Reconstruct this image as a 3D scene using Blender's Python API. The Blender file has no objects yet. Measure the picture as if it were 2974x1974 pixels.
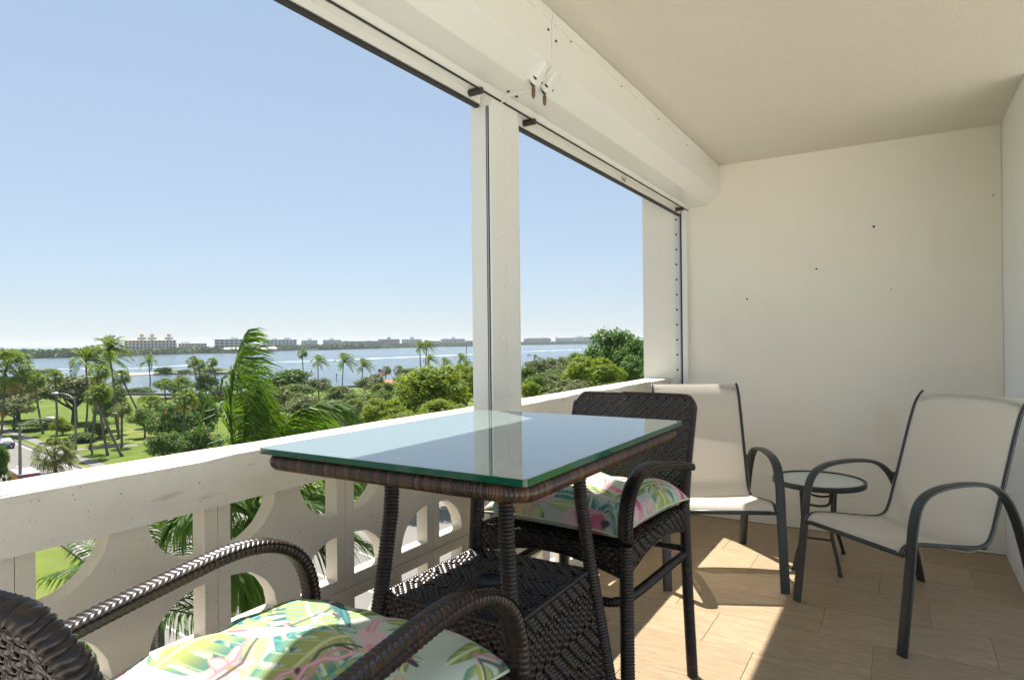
import bpy, bmesh, math, random
import numpy as np
from mathutils import Vector, Matrix

S = bpy.context.scene
COL = S.collection
R = math.radians
rng = np.random.default_rng(7)
random.seed(7)

# ------------------------------------------------------------------ camera
F_PX, YAW, PITCH, ROLL, CAM_Z = 1858.9, .5492, .0020, -.0107, 1.2415
PW, PH = 2974, 1974
_f = Vector((-math.sin(YAW)*math.cos(PITCH), math.cos(YAW)*math.cos(PITCH), math.sin(PITCH)))
_r = Vector((math.cos(YAW), math.sin(YAW), 0)); _u = _r.cross(_f)
CR = _r*math.cos(ROLL) + _u*math.sin(ROLL)
CU = _u*math.cos(ROLL) - _r*math.sin(ROLL)
CF = _f
CAM = Vector((0, 0, CAM_Z))
cam = bpy.data.cameras.new('camera'); cam_o = bpy.data.objects.new('camera', cam); COL.objects.link(cam_o)
cam.sensor_width = 36; cam.lens = 36*F_PX/PW; cam.clip_start = .02; cam.clip_end = 60000
m = Matrix.Identity(4)
for i, v in enumerate((CR, CU, -CF)):
    m[0][i], m[1][i], m[2][i] = v
m.translation = CAM
cam_o.matrix_world = m
S.camera = cam_o

# ------------------------------------------------------------------ sky, sun, exposure
SUN_TO = Vector((-.488, .320, 1.0)).normalized()          # towards the sun
SUN_EL = math.asin(SUN_TO.z)
SUN_AZ = math.atan2(SUN_TO.x, SUN_TO.y)                    # clockwise from +Y
W = bpy.data.worlds.new('World'); S.world = W; W.use_nodes = True
nt = W.node_tree; nt.nodes.clear()
sky = nt.nodes.new('ShaderNodeTexSky'); sky.sky_type = 'NISHITA'; sky.sun_disc = False
sky.sun_elevation = SUN_EL; sky.sun_rotation = SUN_AZ
sky.altitude = 0; sky.air_density = 1.0; sky.dust_density = .0; sky.ozone_density = 3.0
bg = nt.nodes.new('ShaderNodeBackground'); bg.inputs['Strength'].default_value = .062
wo = nt.nodes.new('ShaderNodeOutputWorld')
# gamma and tint flatten brightness and colour over the whole dome: one soft response for all directions
gm = nt.nodes.new('ShaderNodeGamma'); gm.inputs[1].default_value = .35
tn = nt.nodes.new('ShaderNodeVectorMath'); tn.operation = 'MULTIPLY'; tn.inputs[1].default_value = (1.13, 1.25, 1.39)
nt.links.new(sky.outputs[0], gm.inputs[0]); nt.links.new(gm.outputs[0], tn.inputs[0]); nt.links.new(tn.outputs[0], bg.inputs[0]); nt.links.new(bg.outputs[0], wo.inputs[0])
sun = bpy.data.lights.new('sun', 'SUN'); sun.energy = 2.02; sun.angle = R(.53); sun.color = (1, .95, .87)
sun_o = bpy.data.objects.new('sun', sun); COL.objects.link(sun_o)
sun_o.rotation_euler = SUN_TO.to_track_quat('Z', 'Y').to_euler()
S.view_settings.view_transform = 'Standard'; S.view_settings.look = 'None'
S.view_settings.exposure = 2.32; S.view_settings.gamma = 1; S.view_settings.use_curve_mapping = False
S.render.engine = 'CYCLES'
S.cycles.use_denoising = True
S.cycles.max_bounces = 10; S.cycles.diffuse_bounces = 6; S.cycles.glossy_bounces = 4
S.cycles.transmission_bounces = 6; S.cycles.transparent_max_bounces = 12
S.cycles.caustics_reflective = False; S.cycles.caustics_refractive = False
S.cycles.sample_clamp_indirect = 8

# ------------------------------------------------------------------ pixel helpers (a pixel gives a direction only)
GZ = CAM_Z - 15.5                                          # street level below the balcony floor
def ray(x, y):
    return CF + CR*((x-PW/2)/F_PX) - CU*((y-PH/2)/F_PX)
def ground(x, y, z=GZ):
    d = ray(x, y); return CAM + d*((z-CAM.z)/d.z)
def at_depth(x, y, dep):
    return CAM + ray(x, y)*dep
def depth_of(p):
    return (Vector(p)-CAM).dot(CF)

# ------------------------------------------------------------------ mesh helpers
class MB:
    def __init__(s): s.v = []; s.f = []; s.c = None
    def add(s, vs, fs):
        o = len(s.v); s.v.extend(tuple(p) for p in vs); s.f.extend(tuple(i+o for i in f) for f in fs); return s
    def box(s, x0, x1, y0, y1, z0, z1):
        return s.add([(x, y, z) for z in (z0, z1) for y in (y0, y1) for x in (x0, x1)],
                     [(0, 2, 3, 1), (4, 5, 7, 6), (0, 1, 5, 4), (2, 6, 7, 3), (0, 4, 6, 2), (1, 3, 7, 5)])
    def bar(s, a, b, wx, wy, up=(0, 0, 1)):
        a = Vector(a); b = Vector(b); t = (b-a).normalized(); up = Vector(up)
        if abs(t.dot(up)) > .98: up = Vector((1, 0, 0))
        sx = t.cross(up).normalized(); sy = sx.cross(t)
        vs = [p + sx*(wx/2*i) + sy*(wy/2*j) for p in (a, b) for i, j in ((-1, -1), (1, -1), (1, 1), (-1, 1))]
        return s.add(vs, [(3, 2, 1, 0), (4, 5, 6, 7), (0, 1, 5, 4), (1, 2, 6, 5), (2, 3, 7, 6), (3, 0, 4, 7)])
    def tube(s, path, rad, n=10, cap=True):
        P = [Vector(p) for p in path]; k = len(P)
        rad = [rad]*k if not hasattr(rad, '__len__') else list(rad)
        T = [(P[min(i+1, k-1)]-P[max(i-1, 0)]).normalized() for i in range(k)]
        up = Vector((0, 0, 1)) if abs(T[0].z) < .9 else Vector((1, 0, 0))
        nx = T[0].cross(up).normalized(); vs = []
        for i in range(k):
            nx = (nx - T[i]*nx.dot(T[i])).normalized(); ny = T[i].cross(nx)
            for j in range(n):
                a = 2*math.pi*j/n; vs.append(P[i] + (nx*math.cos(a)+ny*math.sin(a))*rad[i])
        fs = [(i*n+j, i*n+(j+1) % n, (i+1)*n+(j+1) % n, (i+1)*n+j) for i in range(k-1) for j in range(n)]
        if cap: fs += [tuple(range(n-1, -1, -1)), tuple((k-1)*n+j for j in range(n))]
        return s.add(vs, fs)
    def prism(s, poly, y0, y1, plane='xz'):                # extrude polygon
        n = len(poly)
        mk = (lambda p, t: (p[0], t, p[1])) if plane == 'xz' else (lambda p, t: (t, p[0], p[1])) if plane == 'yz' else (lambda p, t: (p[0], p[1], t))
        vs = [mk(p, y0) for p in poly] + [mk(p, y1) for p in poly]
        return s.add(vs, [tuple(range(n)), tuple(range(2*n-1, n-1, -1))] + [(i, i+n, (i+1) % n+n, (i+1) % n) for i in range(n)])
    def lathe(s, prof, n=24, c=(0, 0, 0)):
        vs = [(c[0]+r*math.cos(2*math.pi*j/n), c[1]+r*math.sin(2*math.pi*j/n), c[2]+z) for r, z in prof for j in range(n)]
        k = len(prof)
        fs = [(i*n+j, i*n+(j+1) % n, (i+1)*n+(j+1) % n, (i+1)*n+j) for i in range(k-1) for j in range(n)]
        fs += [tuple(range(n-1, -1, -1)), tuple((k-1)*n+j for j in range(n))]
        return s.add(vs, fs)
    def grid(s, fn, nu, nv):
        vs = [fn(i/nu, j/nv) for j in range(nv+1) for i in range(nu+1)]
        w = nu+1
        return s.add(vs, [(j*w+i, j*w+i+1, (j+1)*w+i+1, (j+1)*w+i) for j in range(nv) for i in range(nu)])
    def mesh(s, name, smooth=False, recalc=True):
        me = bpy.data.meshes.new(name); me.from_pydata(s.v, [], s.f)
        if recalc:
            bm = bmesh.new(); bm.from_mesh(me); bmesh.ops.recalc_face_normals(bm, faces=bm.faces); bm.to_mesh(me); bm.free()
        if smooth: me.polygons.foreach_set('use_smooth', [True]*len(me.polygons))
        if smooth == 'auto': me.set_sharp_from_angle(angle=R(38))
        me.update(); return me

def link(name, data, mat=None, parent=None, loc=None, rot=None, scale=None):
    o = bpy.data.objects.new(name, data); COL.objects.link(o)
    if mat is not None and data is not None:
        if len(data.materials) == 0: data.materials.append(mat)
    if parent: o.parent = parent
    if loc is not None: o.location = loc
    if rot is not None: o.rotation_euler = rot if hasattr(rot, '__len__') else (0, 0, rot)
    if scale is not None: o.scale = scale if hasattr(scale, '__len__') else (scale,)*3
    return o
def part(name, mb, mat, parent=None, smooth=False, recalc=True, **k):
    return link(name, mb.mesh(name, smooth, recalc), mat, parent, **k)
def empty(name, loc=(0, 0, 0), rz=0, scale=None):
    o = link(name, None, None, None, loc, rz, scale); o.empty_display_size = .1; return o
def tag(o, label, cat=None, group=None, kind=None):
    o['label'] = label
    if cat: o['category'] = cat
    if group: o['group'] = group
    if kind: o['kind'] = kind
    return o
def struct(o, kind='structure', label=None):
    o['kind'] = kind
    if label: o['label'] = label
    return o
def copy_tree(o, parent=None):
    c = o.copy(); COL.objects.link(c); c.parent = parent
    for ch in list(o.children): copy_tree(ch, c)
    return c
def bevel(o, w=.004, seg=2):
    b = o.modifiers.new('bevel', 'BEVEL'); b.width = w; b.segments = seg; b.limit_method = 'ANGLE'; b.angle_limit = R(40); return o
def resample(path, step):
    P = [Vector(p) for p in path]; d = [0]
    for a, b in zip(P, P[1:]): d.append(d[-1]+(b-a).length)
    n = max(2, int(round(d[-1]/step))); out = []; j = 0
    for i in range(n+1):
        t = d[-1]*i/n
        while j < len(P)-2 and d[j+1] < t: j += 1
        k = (t-d[j])/max(1e-9, d[j+1]-d[j]); out.append(P[j].lerp(P[j+1], k))
    return out
def smooth_path(pts, n=8):                                  # Catmull-Rom
    P = [Vector(p) for p in pts]; P = [P[0]*2-P[1]] + P + [P[-1]*2-P[-2]]; out = []
    for i in range(1, len(P)-2):
        a, b, c, d = P[i-1:i+3]
        for k in range(n):
            t = k/n
            out.append(.5*((2*b)+(c-a)*t+(2*a-5*b+4*c-d)*t*t+(3*b-a-3*c+d)*t**3))
    out.append(P[-2]); return out

# ------------------------------------------------------------------ materials
def mat(name, col, rough=.6, metal=0., spec=.5, var=0., vscale=8., bump=0., bscale=60., col2=None, stretch=None, island=None,
        detail=6., trans=0., translucent=None, wscale=None, coat=0., obj=True):
    M = bpy.data.materials.new(name); M.use_nodes = True; t = M.node_tree; N = t.nodes; L = t.links
    b = N['Principled BSDF']; b.inputs['Roughness'].default_value = rough; b.inputs['Metallic'].default_value = metal
    b.inputs['Specular IOR Level'].default_value = spec; b.inputs['Base Color'].default_value = (*col, 1)
    b.inputs['Coat Weight'].default_value = coat
    tc = N.new('ShaderNodeTexCoord'); src = tc.outputs['Object']
    if stretch:
        mp = N.new('ShaderNodeMapping'); mp.inputs['Scale'].default_value = stretch; L.new(src, mp.inputs[0]); src = mp.outputs[0]
    out_col = None
    if var > 0 or col2:
        no = N.new('ShaderNodeTexNoise'); no.inputs['Scale'].default_value = vscale; no.inputs['Detail'].default_value = detail
        no.inputs['Roughness'].default_value = .65
        L.new(src, no.inputs['Vector'])
        rp = N.new('ShaderNodeValToRGB'); L.new(no.outputs[0], rp.inputs[0])
        c2 = col2 if col2 else tuple(c*(1-var) for c in col)
        rp.color_ramp.elements[0].position = .32; rp.color_ramp.elements[1].position = .68
        rp.color_ramp.elements[0].color = (*c2, 1); rp.color_ramp.elements[1].color = (*col, 1)
        out_col = rp.outputs[0]
    if island:
        ge = N.new('ShaderNodeNewGeometry'); rp2 = N.new('ShaderNodeValToRGB'); L.new(ge.outputs['Random Per Island'], rp2.inputs[0])
        e = rp2.color_ramp.elements
        e[0].color = (*island[0], 1); e[1].color = (*island[-1], 1)
        for i, c in enumerate(island[1:-1]):
            x = e.new((i+1)/(len(island)-1)); x.color = (*c, 1)
        if out_col is not None:
            mx = N.new('ShaderNodeMix'); mx.data_type = 'RGBA'; mx.inputs[0].default_value = .5
            L.new(out_col, mx.inputs[6]); L.new(rp2.outputs[0], mx.inputs[7]); out_col = mx.outputs[2]
        else: out_col = rp2.outputs[0]
    if out_col is not None: L.new(out_col, b.inputs['Base Color'])
    if bump > 0:
        nb = N.new('ShaderNodeTexNoise'); nb.inputs['Scale'].default_value = bscale; nb.inputs['Detail'].default_value = 5
        L.new(src, nb.inputs['Vector'])
        bp = N.new('ShaderNodeBump'); bp.inputs['Strength'].default_value = min(1, bump); bp.inputs['Distance'].default_value = .01*max(1, bump)
        L.new(nb.outputs[0], bp.inputs['Height']); L.new(bp.outputs[0], b.inputs['Normal'])
    if translucent:
        tr = N.new('ShaderNodeBsdfTranslucent'); mxs = N.new('ShaderNodeMixShader'); mxs.inputs[0].default_value = translucent[0]
        tr.inputs[0].default_value = (*translucent[1], 1)
        if out_col is not None and len(translucent) > 2:
            mul = N.new('ShaderNodeMix'); mul.data_type = 'RGBA'; mul.blend_type = 'MULTIPLY'; mul.inputs[0].default_value = 1
            L.new(out_col, mul.inputs[6]); mul.inputs[7].default_value = (*translucent[1], 1); L.new(mul.outputs[2], tr.inputs[0])
        L.new(b.outputs[0], mxs.inputs[1]); L.new(tr.outputs[0], mxs.inputs[2])
        L.new(mxs.outputs[0], N['Material Output'].inputs[0])
    if trans:
        b.inputs['Transmission Weight'].default_value = trans
    return M

def add_specks(M, scale, thr, col, strength=.8, stretch=None, soft=.04):
    """dark pits / stains with a shape of their own, mixed into the base colour"""
    t = M.node_tree; N = t.nodes; L = t.links; b = N['Principled BSDF']
    tc = N.new('ShaderNodeTexCoord'); src = tc.outputs['Object']
    if stretch:
        mp = N.new('ShaderNodeMapping'); mp.inputs['Scale'].default_value = stretch; L.new(src, mp.inputs[0]); src = mp.outputs[0]
    no = N.new('ShaderNodeTexNoise'); no.inputs['Scale'].default_value = scale; no.inputs['Detail'].default_value = 4
    L.new(src, no.inputs['Vector'])
    mr = N.new('ShaderNodeMapRange'); mr.inputs[1].default_value = thr; mr.inputs[2].default_value = thr+soft
    mr.inputs[3].default_value = 0; mr.inputs[4].default_value = strength
    L.new(no.outputs[0], mr.inputs[0])
    mx = N.new('ShaderNodeMix'); mx.data_type = 'RGBA'
    L.new(mr.outputs[0], mx.inputs[0])
    old = b.inputs['Base Color']
    if old.links: L.new(old.links[0].from_socket, mx.inputs[6])
    else: mx.inputs[6].default_value = old.default_value
    mx.inputs[7].default_value = (*col, 1); L.new(mx.outputs[2], old)

def rough_noise(Mx, scale, lo, hi):
    t = Mx.node_tree; N = t.nodes; tc = N.new('ShaderNodeTexCoord'); no = N.new('ShaderNodeTexNoise'); no.inputs['Scale'].default_value = scale; no.inputs['Detail'].default_value = 6
    mr = N.new('ShaderNodeMapRange'); mr.inputs[1].default_value = .42; mr.inputs[2].default_value = .7; mr.inputs[3].default_value = lo; mr.inputs[4].default_value = hi
    t.links.new(tc.outputs['Object'], no.inputs['Vector']); t.links.new(no.outputs[0], mr.inputs[0]); t.links.new(mr.outputs[0], N['Principled BSDF'].inputs['Roughness'])
M = {}
M['wall'] = mat('painted_stucco', (.87, .83, .735), .85, var=.05, vscale=1.3, bump=.42, bscale=95)
add_specks(M['wall'], 2.2, .60, (.78, .72, .60), .5, stretch=(1.6, 1, .5), soft=.12)
add_specks(M['wall'], 60, .72, (.66, .60, .50), .5)
add_specks(M['wall'], 1.1, .56, (.81, .76, .655), .5, soft=.2)
M['ceiling'] = mat('ceiling_stucco', (.86, .81, .70), .9, var=.05, vscale=1.0, bump=1.0, bscale=190)
M['facade'] = mat('facade_paint', (.86, .88, .90), .85, var=.04, vscale=2, bump=.2, bscale=120)
M['rail'] = mat('rail_concrete', (.83, .785, .69), .8, var=.07, vscale=5, bump=.2, bscale=230)
add_specks(M['rail'], 110, .675, (.36, .31, .23), .8, stretch=(1, .7, 1), soft=.03)
add_specks(M['rail'], 4, .50, (.66, .59, .47), .6, stretch=(1, .3, 3), soft=.3)
add_specks(M['rail'], 17, .60, (.44, .37, .27), .6, stretch=(1, .3, 1.6), soft=.10)
M['block'] = mat('screen_concrete', (.80, .735, .62), .85, var=.07, vscale=4, bump=.25, bscale=260)
add_specks(M['block'], 85, .67, (.40, .35, .27), .7)
M['alu'] = mat('white_aluminium', (.80, .80, .75), .22, spec=.5, var=.03, vscale=2)
M['alu_dull'] = mat('white_aluminium_dull', (.79, .785, .74), .38, var=.04, vscale=3)
M['alu_grey'] = mat('bare_aluminium', (.45, .45, .43), .4, metal=.6)
M['slot'] = mat('dark_gasket', (.025, .025, .025), .6)
M['plastic'] = mat('brown_plastic', (.035, .025, .022), .4)
M['rust'] = mat('rusty_screw', (.10, .05, .025), .7, var=.5, vscale=400)
M['bronze'] = mat('tarnished_brass', (.22, .15, .085), .4, metal=.8, var=.4, vscale=120)
M['grout'] = mat('grout', (.40, .325, .235), .9, var=.1, vscale=30)
M['grout_dark'] = mat('dirty_joint', (.30, .25, .18), .9, var=.3, vscale=20)
def tile_mat():
    Mx = mat('travertine_tile', (.43, .33, .215), .42, spec=.35, col2=(.315, .23, .138), vscale=6, stretch=(1.2, 11, 1), detail=10)
    t = Mx.node_tree; N = t.nodes; L = t.links; b = N['Principled BSDF']
    oi = N.new('ShaderNodeObjectInfo')
    tc = next(n for n in N if n.type == 'TEX_COORD'); mp = next(n for n in N if n.type == 'MAPPING')
    va = N.new('ShaderNodeVectorMath'); va.operation = 'ADD'; L.new(tc.outputs['Object'], va.inputs[0])
    vs = N.new('ShaderNodeVectorMath'); vs.operation = 'SCALE'; vs.inputs[0].default_value = (17, 31, 5); L.new(oi.outputs['Random'], vs.inputs['Scale'])
    L.new(vs.outputs[0], va.inputs[1]); L.new(va.outputs[0], mp.inputs[0])
    # fine dark veins along the tile
    no = N.new('ShaderNodeTexNoise'); no.inputs['Scale'].default_value = 16; no.inputs['Detail'].default_value = 8; no.inputs['Distortion'].default_value = .4
    L.new(mp.outputs[0], no.inputs['Vector'])
    mr = N.new('ShaderNodeMapRange'); mr.inputs[1].default_value = .52; mr.inputs[2].default_value = .70; mr.inputs[4].default_value = .65
    L.new(no.outputs[0], mr.inputs[0])
    mx = N.new('ShaderNodeMix'); mx.data_type = 'RGBA'; L.new(mr.outputs[0], mx.inputs[0])
    L.new(b.inputs['Base Color'].links[0].from_socket, mx.inputs[6]); mx.inputs[7].default_value = (.245, .17, .10, 1)
    hs = N.new('ShaderNodeHueSaturation'); L.new(mx.outputs[2], hs.inputs['Color'])
    mr2 = N.new('ShaderNodeMapRange'); mr2.inputs[3].default_value = .90; mr2.inputs[4].default_value = 1.08; L.new(oi.outputs['Random'], mr2.inputs[0])
    L.new(mr2.outputs[0], hs.inputs['Value']); L.new(hs.outputs[0], b.inputs['Base Color'])
    return Mx
M['tile'] = tile_mat()
M['wicker'] = mat('dark_wicker', (.03, .02, .015), .28, spec=.45, island=[(.016, .012, .012), (.028, .017, .013), (.019, .015, .016), (.050, .027, .016), (.018, .014, .013), (.034, .020, .014)])
M['wicker_fine'] = mat('fine_dark_wicker', (.03, .02, .015), .20, spec=.7, island=[(.018, .013, .012), (.026, .017, .014), (.020, .015, .015), (.034, .021, .015)])
M['wicker_base'] = mat('wicker_core', (.012, .008, .006), .6)
M['wicker_warm'] = mat('brown_wicker', (.06, .03, .018), .30, spec=.6, island=[(.05, .028, .017), (.12, .058, .026), (.026, .018, .016), (.17, .085, .036), (.06, .034, .02), (.03, .021, .02)])
M['frame'] = mat('charcoal_powdercoat', (.035, .042, .042), .38, spec=.5, var=.15, vscale=90)
M['bronze_tube'] = mat('brown_black_tube', (.04, .03, .026), .4, spec=.5, var=.3, vscale=40)
def sling_mat():
    Mx = bpy.data.materials.new('sling_mesh_fabric'); Mx.use_nodes = True; t = Mx.node_tree; N = t.nodes; L = t.links
    b = N['Principled BSDF']; b.inputs['Base Color'].default_value = (.83, .775, .68, 1); b.inputs['Roughness'].default_value = .75
    b.inputs['Specular IOR Level'].default_value = .25
    tc = N.new('ShaderNodeTexCoord')
    w1 = N.new('ShaderNodeTexWave'); w1.inputs['Scale'].default_value = 190; w1.bands_direction = 'X'; L.new(tc.outputs['Object'], w1.inputs[0])
    w2 = N.new('ShaderNodeTexWave'); w2.inputs['Scale'].default_value = 190; w2.bands_direction = 'Z'; L.new(tc.outputs['Object'], w2.inputs[0])
    ad = N.new('ShaderNodeMath'); ad.operation = 'ADD'; L.new(w1.outputs[1], ad.inputs[0]); L.new(w2.outputs[1], ad.inputs[1])
    bp = N.new('ShaderNodeBump'); bp.inputs['Strength'].default_value = .35; bp.inputs['Distance'].default_value = .001
    L.new(ad.outputs[0], bp.inputs['Height']); L.new(bp.outputs[0], b.inputs['Normal'])
    tr = N.new('ShaderNodeBsdfTranslucent'); tr.inputs[0].default_value = (.82, .75, .62, 1)
    tp = N.new('ShaderNodeBsdfTransparent')
    a = N.new('ShaderNodeMixShader'); a.inputs[0].default_value = .36; L.new(b.outputs[0], a.inputs[1]); L.new(tr.outputs[0], a.inputs[2])
    c = N.new('ShaderNodeMixShader'); c.inputs[0].default_value = .13; L.new(a.outputs[0], c.inputs[1]); L.new(tp.outputs[0], c.inputs[2])
    L.new(c.outputs[0], N['Material Output'].inputs[0]); return Mx
M['sling'] = sling_mat()
def glass_mat(name, col, rough=0., ior=1.5):
    Mx = mat(name, col, rough, trans=1.); Mx.node_tree.nodes['Principled BSDF'].inputs['IOR'].default_value = ior; return Mx
M['glass'] = mat('table_glass', (.19, .25, .25), 0.015, spec=.5); M['glass'].node_tree.nodes['Principled BSDF'].inputs['IOR'].default_value = 2.5
rough_noise(M['glass'], 9, 0., .055)
M['glass_edge'] = mat('green_glass_edge', (.004, .085, .045), .06, spec=.6)
M['frosted'] = mat('frosted_glass', (.62, .67, .61), .25, spec=.6, var=.1, vscale=20)
M['window'] = mat('dark_window', (.035, .05, .065), .12, spec=.6)

# ================================================================== THE BALCONY
D = 4.538                    # far wall
XR = .483                    # facade wall
XI, XO = -1.44, -1.617       # parapet rail inner / outer
ZR0, ZR1 = .8437, .964
YB = -.75                    # balcony cut off open behind the camera to let in fill light
HC = 2.44

# floor slab with single tiles
slab = part('balcony_floor', MB().box(-1.62, XR+.2, YB, D+.25, -.22, -.003), M['grout']); struct(slab, label='beige travertine tile floor of the balcony')
TW, TH, G = .61, .305, .0022
tile_me = {}
def tile_mesh(w, h):
    k = (round(w, 3), round(h, 3))
    if k not in tile_me:
        b = .0012; mb = MB()
        x, y = w/2-G/2, h/2-G/2
        mb.add([(-x, -y, -.006), (x, -y, -.006), (x, y, -.006), (-x, y, -.006), (-x, -y, -b*.5), (x, -y, -b*.5), (x, y, -b*.5), (-x, y, -b*.5),
                (-x+b, -y+b, 0), (x-b, -y+b, 0), (x-b, y-b, 0), (-x+b, y-b, 0)],
               [(0, 1, 5, 4), (1, 2, 6, 5), (2, 3, 7, 6), (3, 0, 4, 7), (4, 5, 9, 8), (5, 6, 10, 9), (6, 7, 11, 10), (7, 4, 8, 11), (8, 9, 10, 11)])
        me = mb.mesh('tile'); me.materials.append(M['tile']); tile_me[k] = me
    return tile_me[k]
for row in range(-12, 7):
    y0 = 2.66+row*TH; y1 = min(y0+TH, D)
    if y1 < -.6 or y0 > D-.03: continue
    xs = -.115-.2033*row
    xs -= math.ceil((xs+1.455)/TW)*TW
    while xs < XR:
        a, b_ = max(xs, -1.455), min(xs+TW, XR)
        if b_-a > .03:
            link('tile', tile_mesh(b_-a, y1-y0), None, slab, ((a+b_)/2, (y0+y1)/2, 0))
        xs += TW

# walls, ceiling, slab edge
far = part('end_wall', MB().box(-1.641, XR, D, D+.26, -.22, 2.75), M['wall']); struct(far, label='cream painted end wall of the balcony'); bevel(far, .006)
fac = part('facade_wall', MB().box(XR, XR+.22, 3.72, D+.26, -.22, 2.75), M['facade']); struct(fac, label='white facade wall along the balcony')  # stops short: unseen side left open to let in fill light
ceil = part('ceiling', MB().box(-1.40, XR-.001, YB, D-.001, HC, HC+.2), M['ceiling']); struct(ceil, label='beige textured balcony ceiling')
sb = part('slab_edge_beam', MB().box(-1.622, -1.401, YB, D-.003, 2.315, 2.64), M['wall']); struct(sb, label='white concrete edge beam above the opening')
M['terrace'] = mat('pale_bounce_paving', (.90, .83, .72), .85, var=.06, vscale=1.2)  # pale surface of the added light-bouncing deck
tr_ = part('bounce_deck', MB().prism([(XR+.235, 3.70), (XR+.235, YB-.015), (-1.62, YB-.015), (-1.62, -9), (26, -30), (26, 3.70)], -.30, -.055, 'xy'), M['terrace']); struct(tr_, label='unseen pale deck added to bounce sunlight into the balcony')  # unseen deck, added to bounce warm sunlight into the balcony
# drilled holes left in the end wall
for (x, y, r) in ((2538, 658, .0075), (2371, 781, .006), (2170, 868, .006), (2885, 567, .004), (2588, 840, .003)):
    d = ray(x, y); t = (D-CAM.y)/d.y; p = CAM+d*t
    part('drill_hole', MB().tube([(p.x, D-.0015, p.z), (p.x, D+.01, p.z)], r, 10), M['slot'], far)

part('floor_joint', MB().box(-1.44, XR-.002, D-.004, D-.0005, .0003, .005), M['grout_dark'], far)
# ---- parapet: rail + breeze blocks
par = empty('parapet', (XI, 1, 0)); tag(par, 'cream concrete parapet with quarter circle breeze block screen', 'parapet')
par_inv = Matrix.Translation((-XI, -1, 0))
def wpart(name, mb, m_, parent, smooth=False, recalc=True):   # mesh given in world coordinates
    off = parent.matrix_basis.translation if parent else Vector()
    mb.v = [(p[0]-off.x, p[1]-off.y, p[2]-off.z) for p in mb.v]
    return part(name, mb, m_, parent, smooth, recalc)
rl = MB()
def rail_fn(u, v):
    pass
ny = 60
prof = [(XI-.004, ZR1), (XO, ZR1-.006), (XO, ZR0), (XI, ZR0), (XI, ZR1-.005)]
rv = []
for j in range(ny+1):
    y = YB+(D-.002-YB)*j/ny
    for k, (x, z) in enumerate(prof):
        w = .0022*math.sin(y*7+k*2)+.0016*math.sin(y*19+k)
        rv.append((x+(w if k in (0, 3, 4) else 0), y, z+(w*.8 if k in (3,) else w*.3)))
n5 = len(prof)
rf = [(j*n5+k, j*n5+(k+1) % n5, (j+1)*n5+(k+1) % n5, (j+1)*n5+k) for j in range(ny) for k in range(n5)]
rf += [tuple(range(n5)), tuple(ny*n5+k for k in range(n5))]
rl.add(rv, rf)
wpart('rail', rl, M['rail'], par)
BW, BH, BX0, BX1 = .425, .40, -1.504, -1.456
def block_mesh():
    hw, hh = BW/2-.035, BH/2-.0355; rx, rz = .138, .131; nseg = 14; mb = MB()
    T = BX1-BX0
    poly = []
    for (sx, sz, a0) in ((1, 1, 180), (-1, 1, 270), (-1, -1, 0), (1, -1, 90)):
        for k in range(nseg+1):
            a = R(a0+90*(k/nseg))
            poly.append((sx*hw+rx*math.cos(a), sz*hh+rz*math.sin(a)))
    # order: corner arcs run clockwise round the star
    arcs = [poly[i*(nseg+1):(i+1)*(nseg+1)] for i in range(4)]
    star = []
    for a in (arcs[0], arcs[3], arcs[2], arcs[1]):
        star += a
    jit = random.Random(3)
    star = [(y+jit.uniform(-.0012, .0012), z+jit.uniform(-.0012, .0012)) for y, z in star]
    mb.prism(star, 0, T, 'yz')
    W2, H2 = BW/2-.0008, BH/2-.0008
    mb.box(0, T, -W2, -hw, -H2, H2); mb.box(0, T, hw, W2, -H2, H2)
    mb.box(0, T, -hw, hw, -H2, -hh); mb.box(0, T, -hw, hw, hh, H2)
    me = mb.mesh('breeze_block'); me.materials.append(M['block']); return me
bme = block_mesh()
k0 = math.floor((YB-.971)/BW)+1
for k in range(k0, 9):
    y = .971+BW*k+BW/2
    if y+BW/2 > D-.02: continue
    for z in (.2925, .6925):
        link('breeze_block', bme, None, par, (BX0-XI, y-1, z))
wpart('curb', MB().box(-1.60, -1.452, YB, D-.002, -.004, .0925), M['block'], par)
yl = .971+BW*(math.floor((D-.02-.971)/BW))
wpart('end_pier', MB().box(-1.515, -1.4545, yl+.001, D-.002, .0925, .845), M['block'], par)

# ---- shutter housings
HP = [(-1.08, 2.438), (-1.08, 2.242), (-1.154, 2.175), (-1.279, 2.175), (-1.298, 2.157), (-1.372, 2.157), (-1.372, 2.438)]
YS = 2.065
def housing(y0, y1, label, name='shutter_housing'):
    e = empty(name, (-1.2, (y0+y1)/2, 2.3)); tag(e, label, 'shutter box')
    o = wpart('housing_shell', MB().prism(HP, y0, y1), M['alu'], e); bevel(o, .003)
    wpart('ceiling_flange', MB().box(-1.080, -1.0745, y0+.002, y1-.002, 2.395, 2.4365), M['alu'], e)
    for i, yy in enumerate(np.linspace(y0+.15, y1-.25, 5)):
        wpart('screw', MB().tube([(-1.0775, yy, 2.388), (-1.0815, yy, 2.388)], .004, 8), M['bronze'], e)
    wpart('seal_strip', MB().box(-1.300, -1.2965, y0+.002, y1-.002, 2.150, 2.1568), M['slot'], e)
    return e
h1 = housing(YB, YS-.004, 'longer white aluminium shutter box under the ceiling, away from the end wall')
h2 = housing(YS+.004, D-.002, 'white aluminium shutter box under the ceiling reaching the cream end wall')
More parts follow.
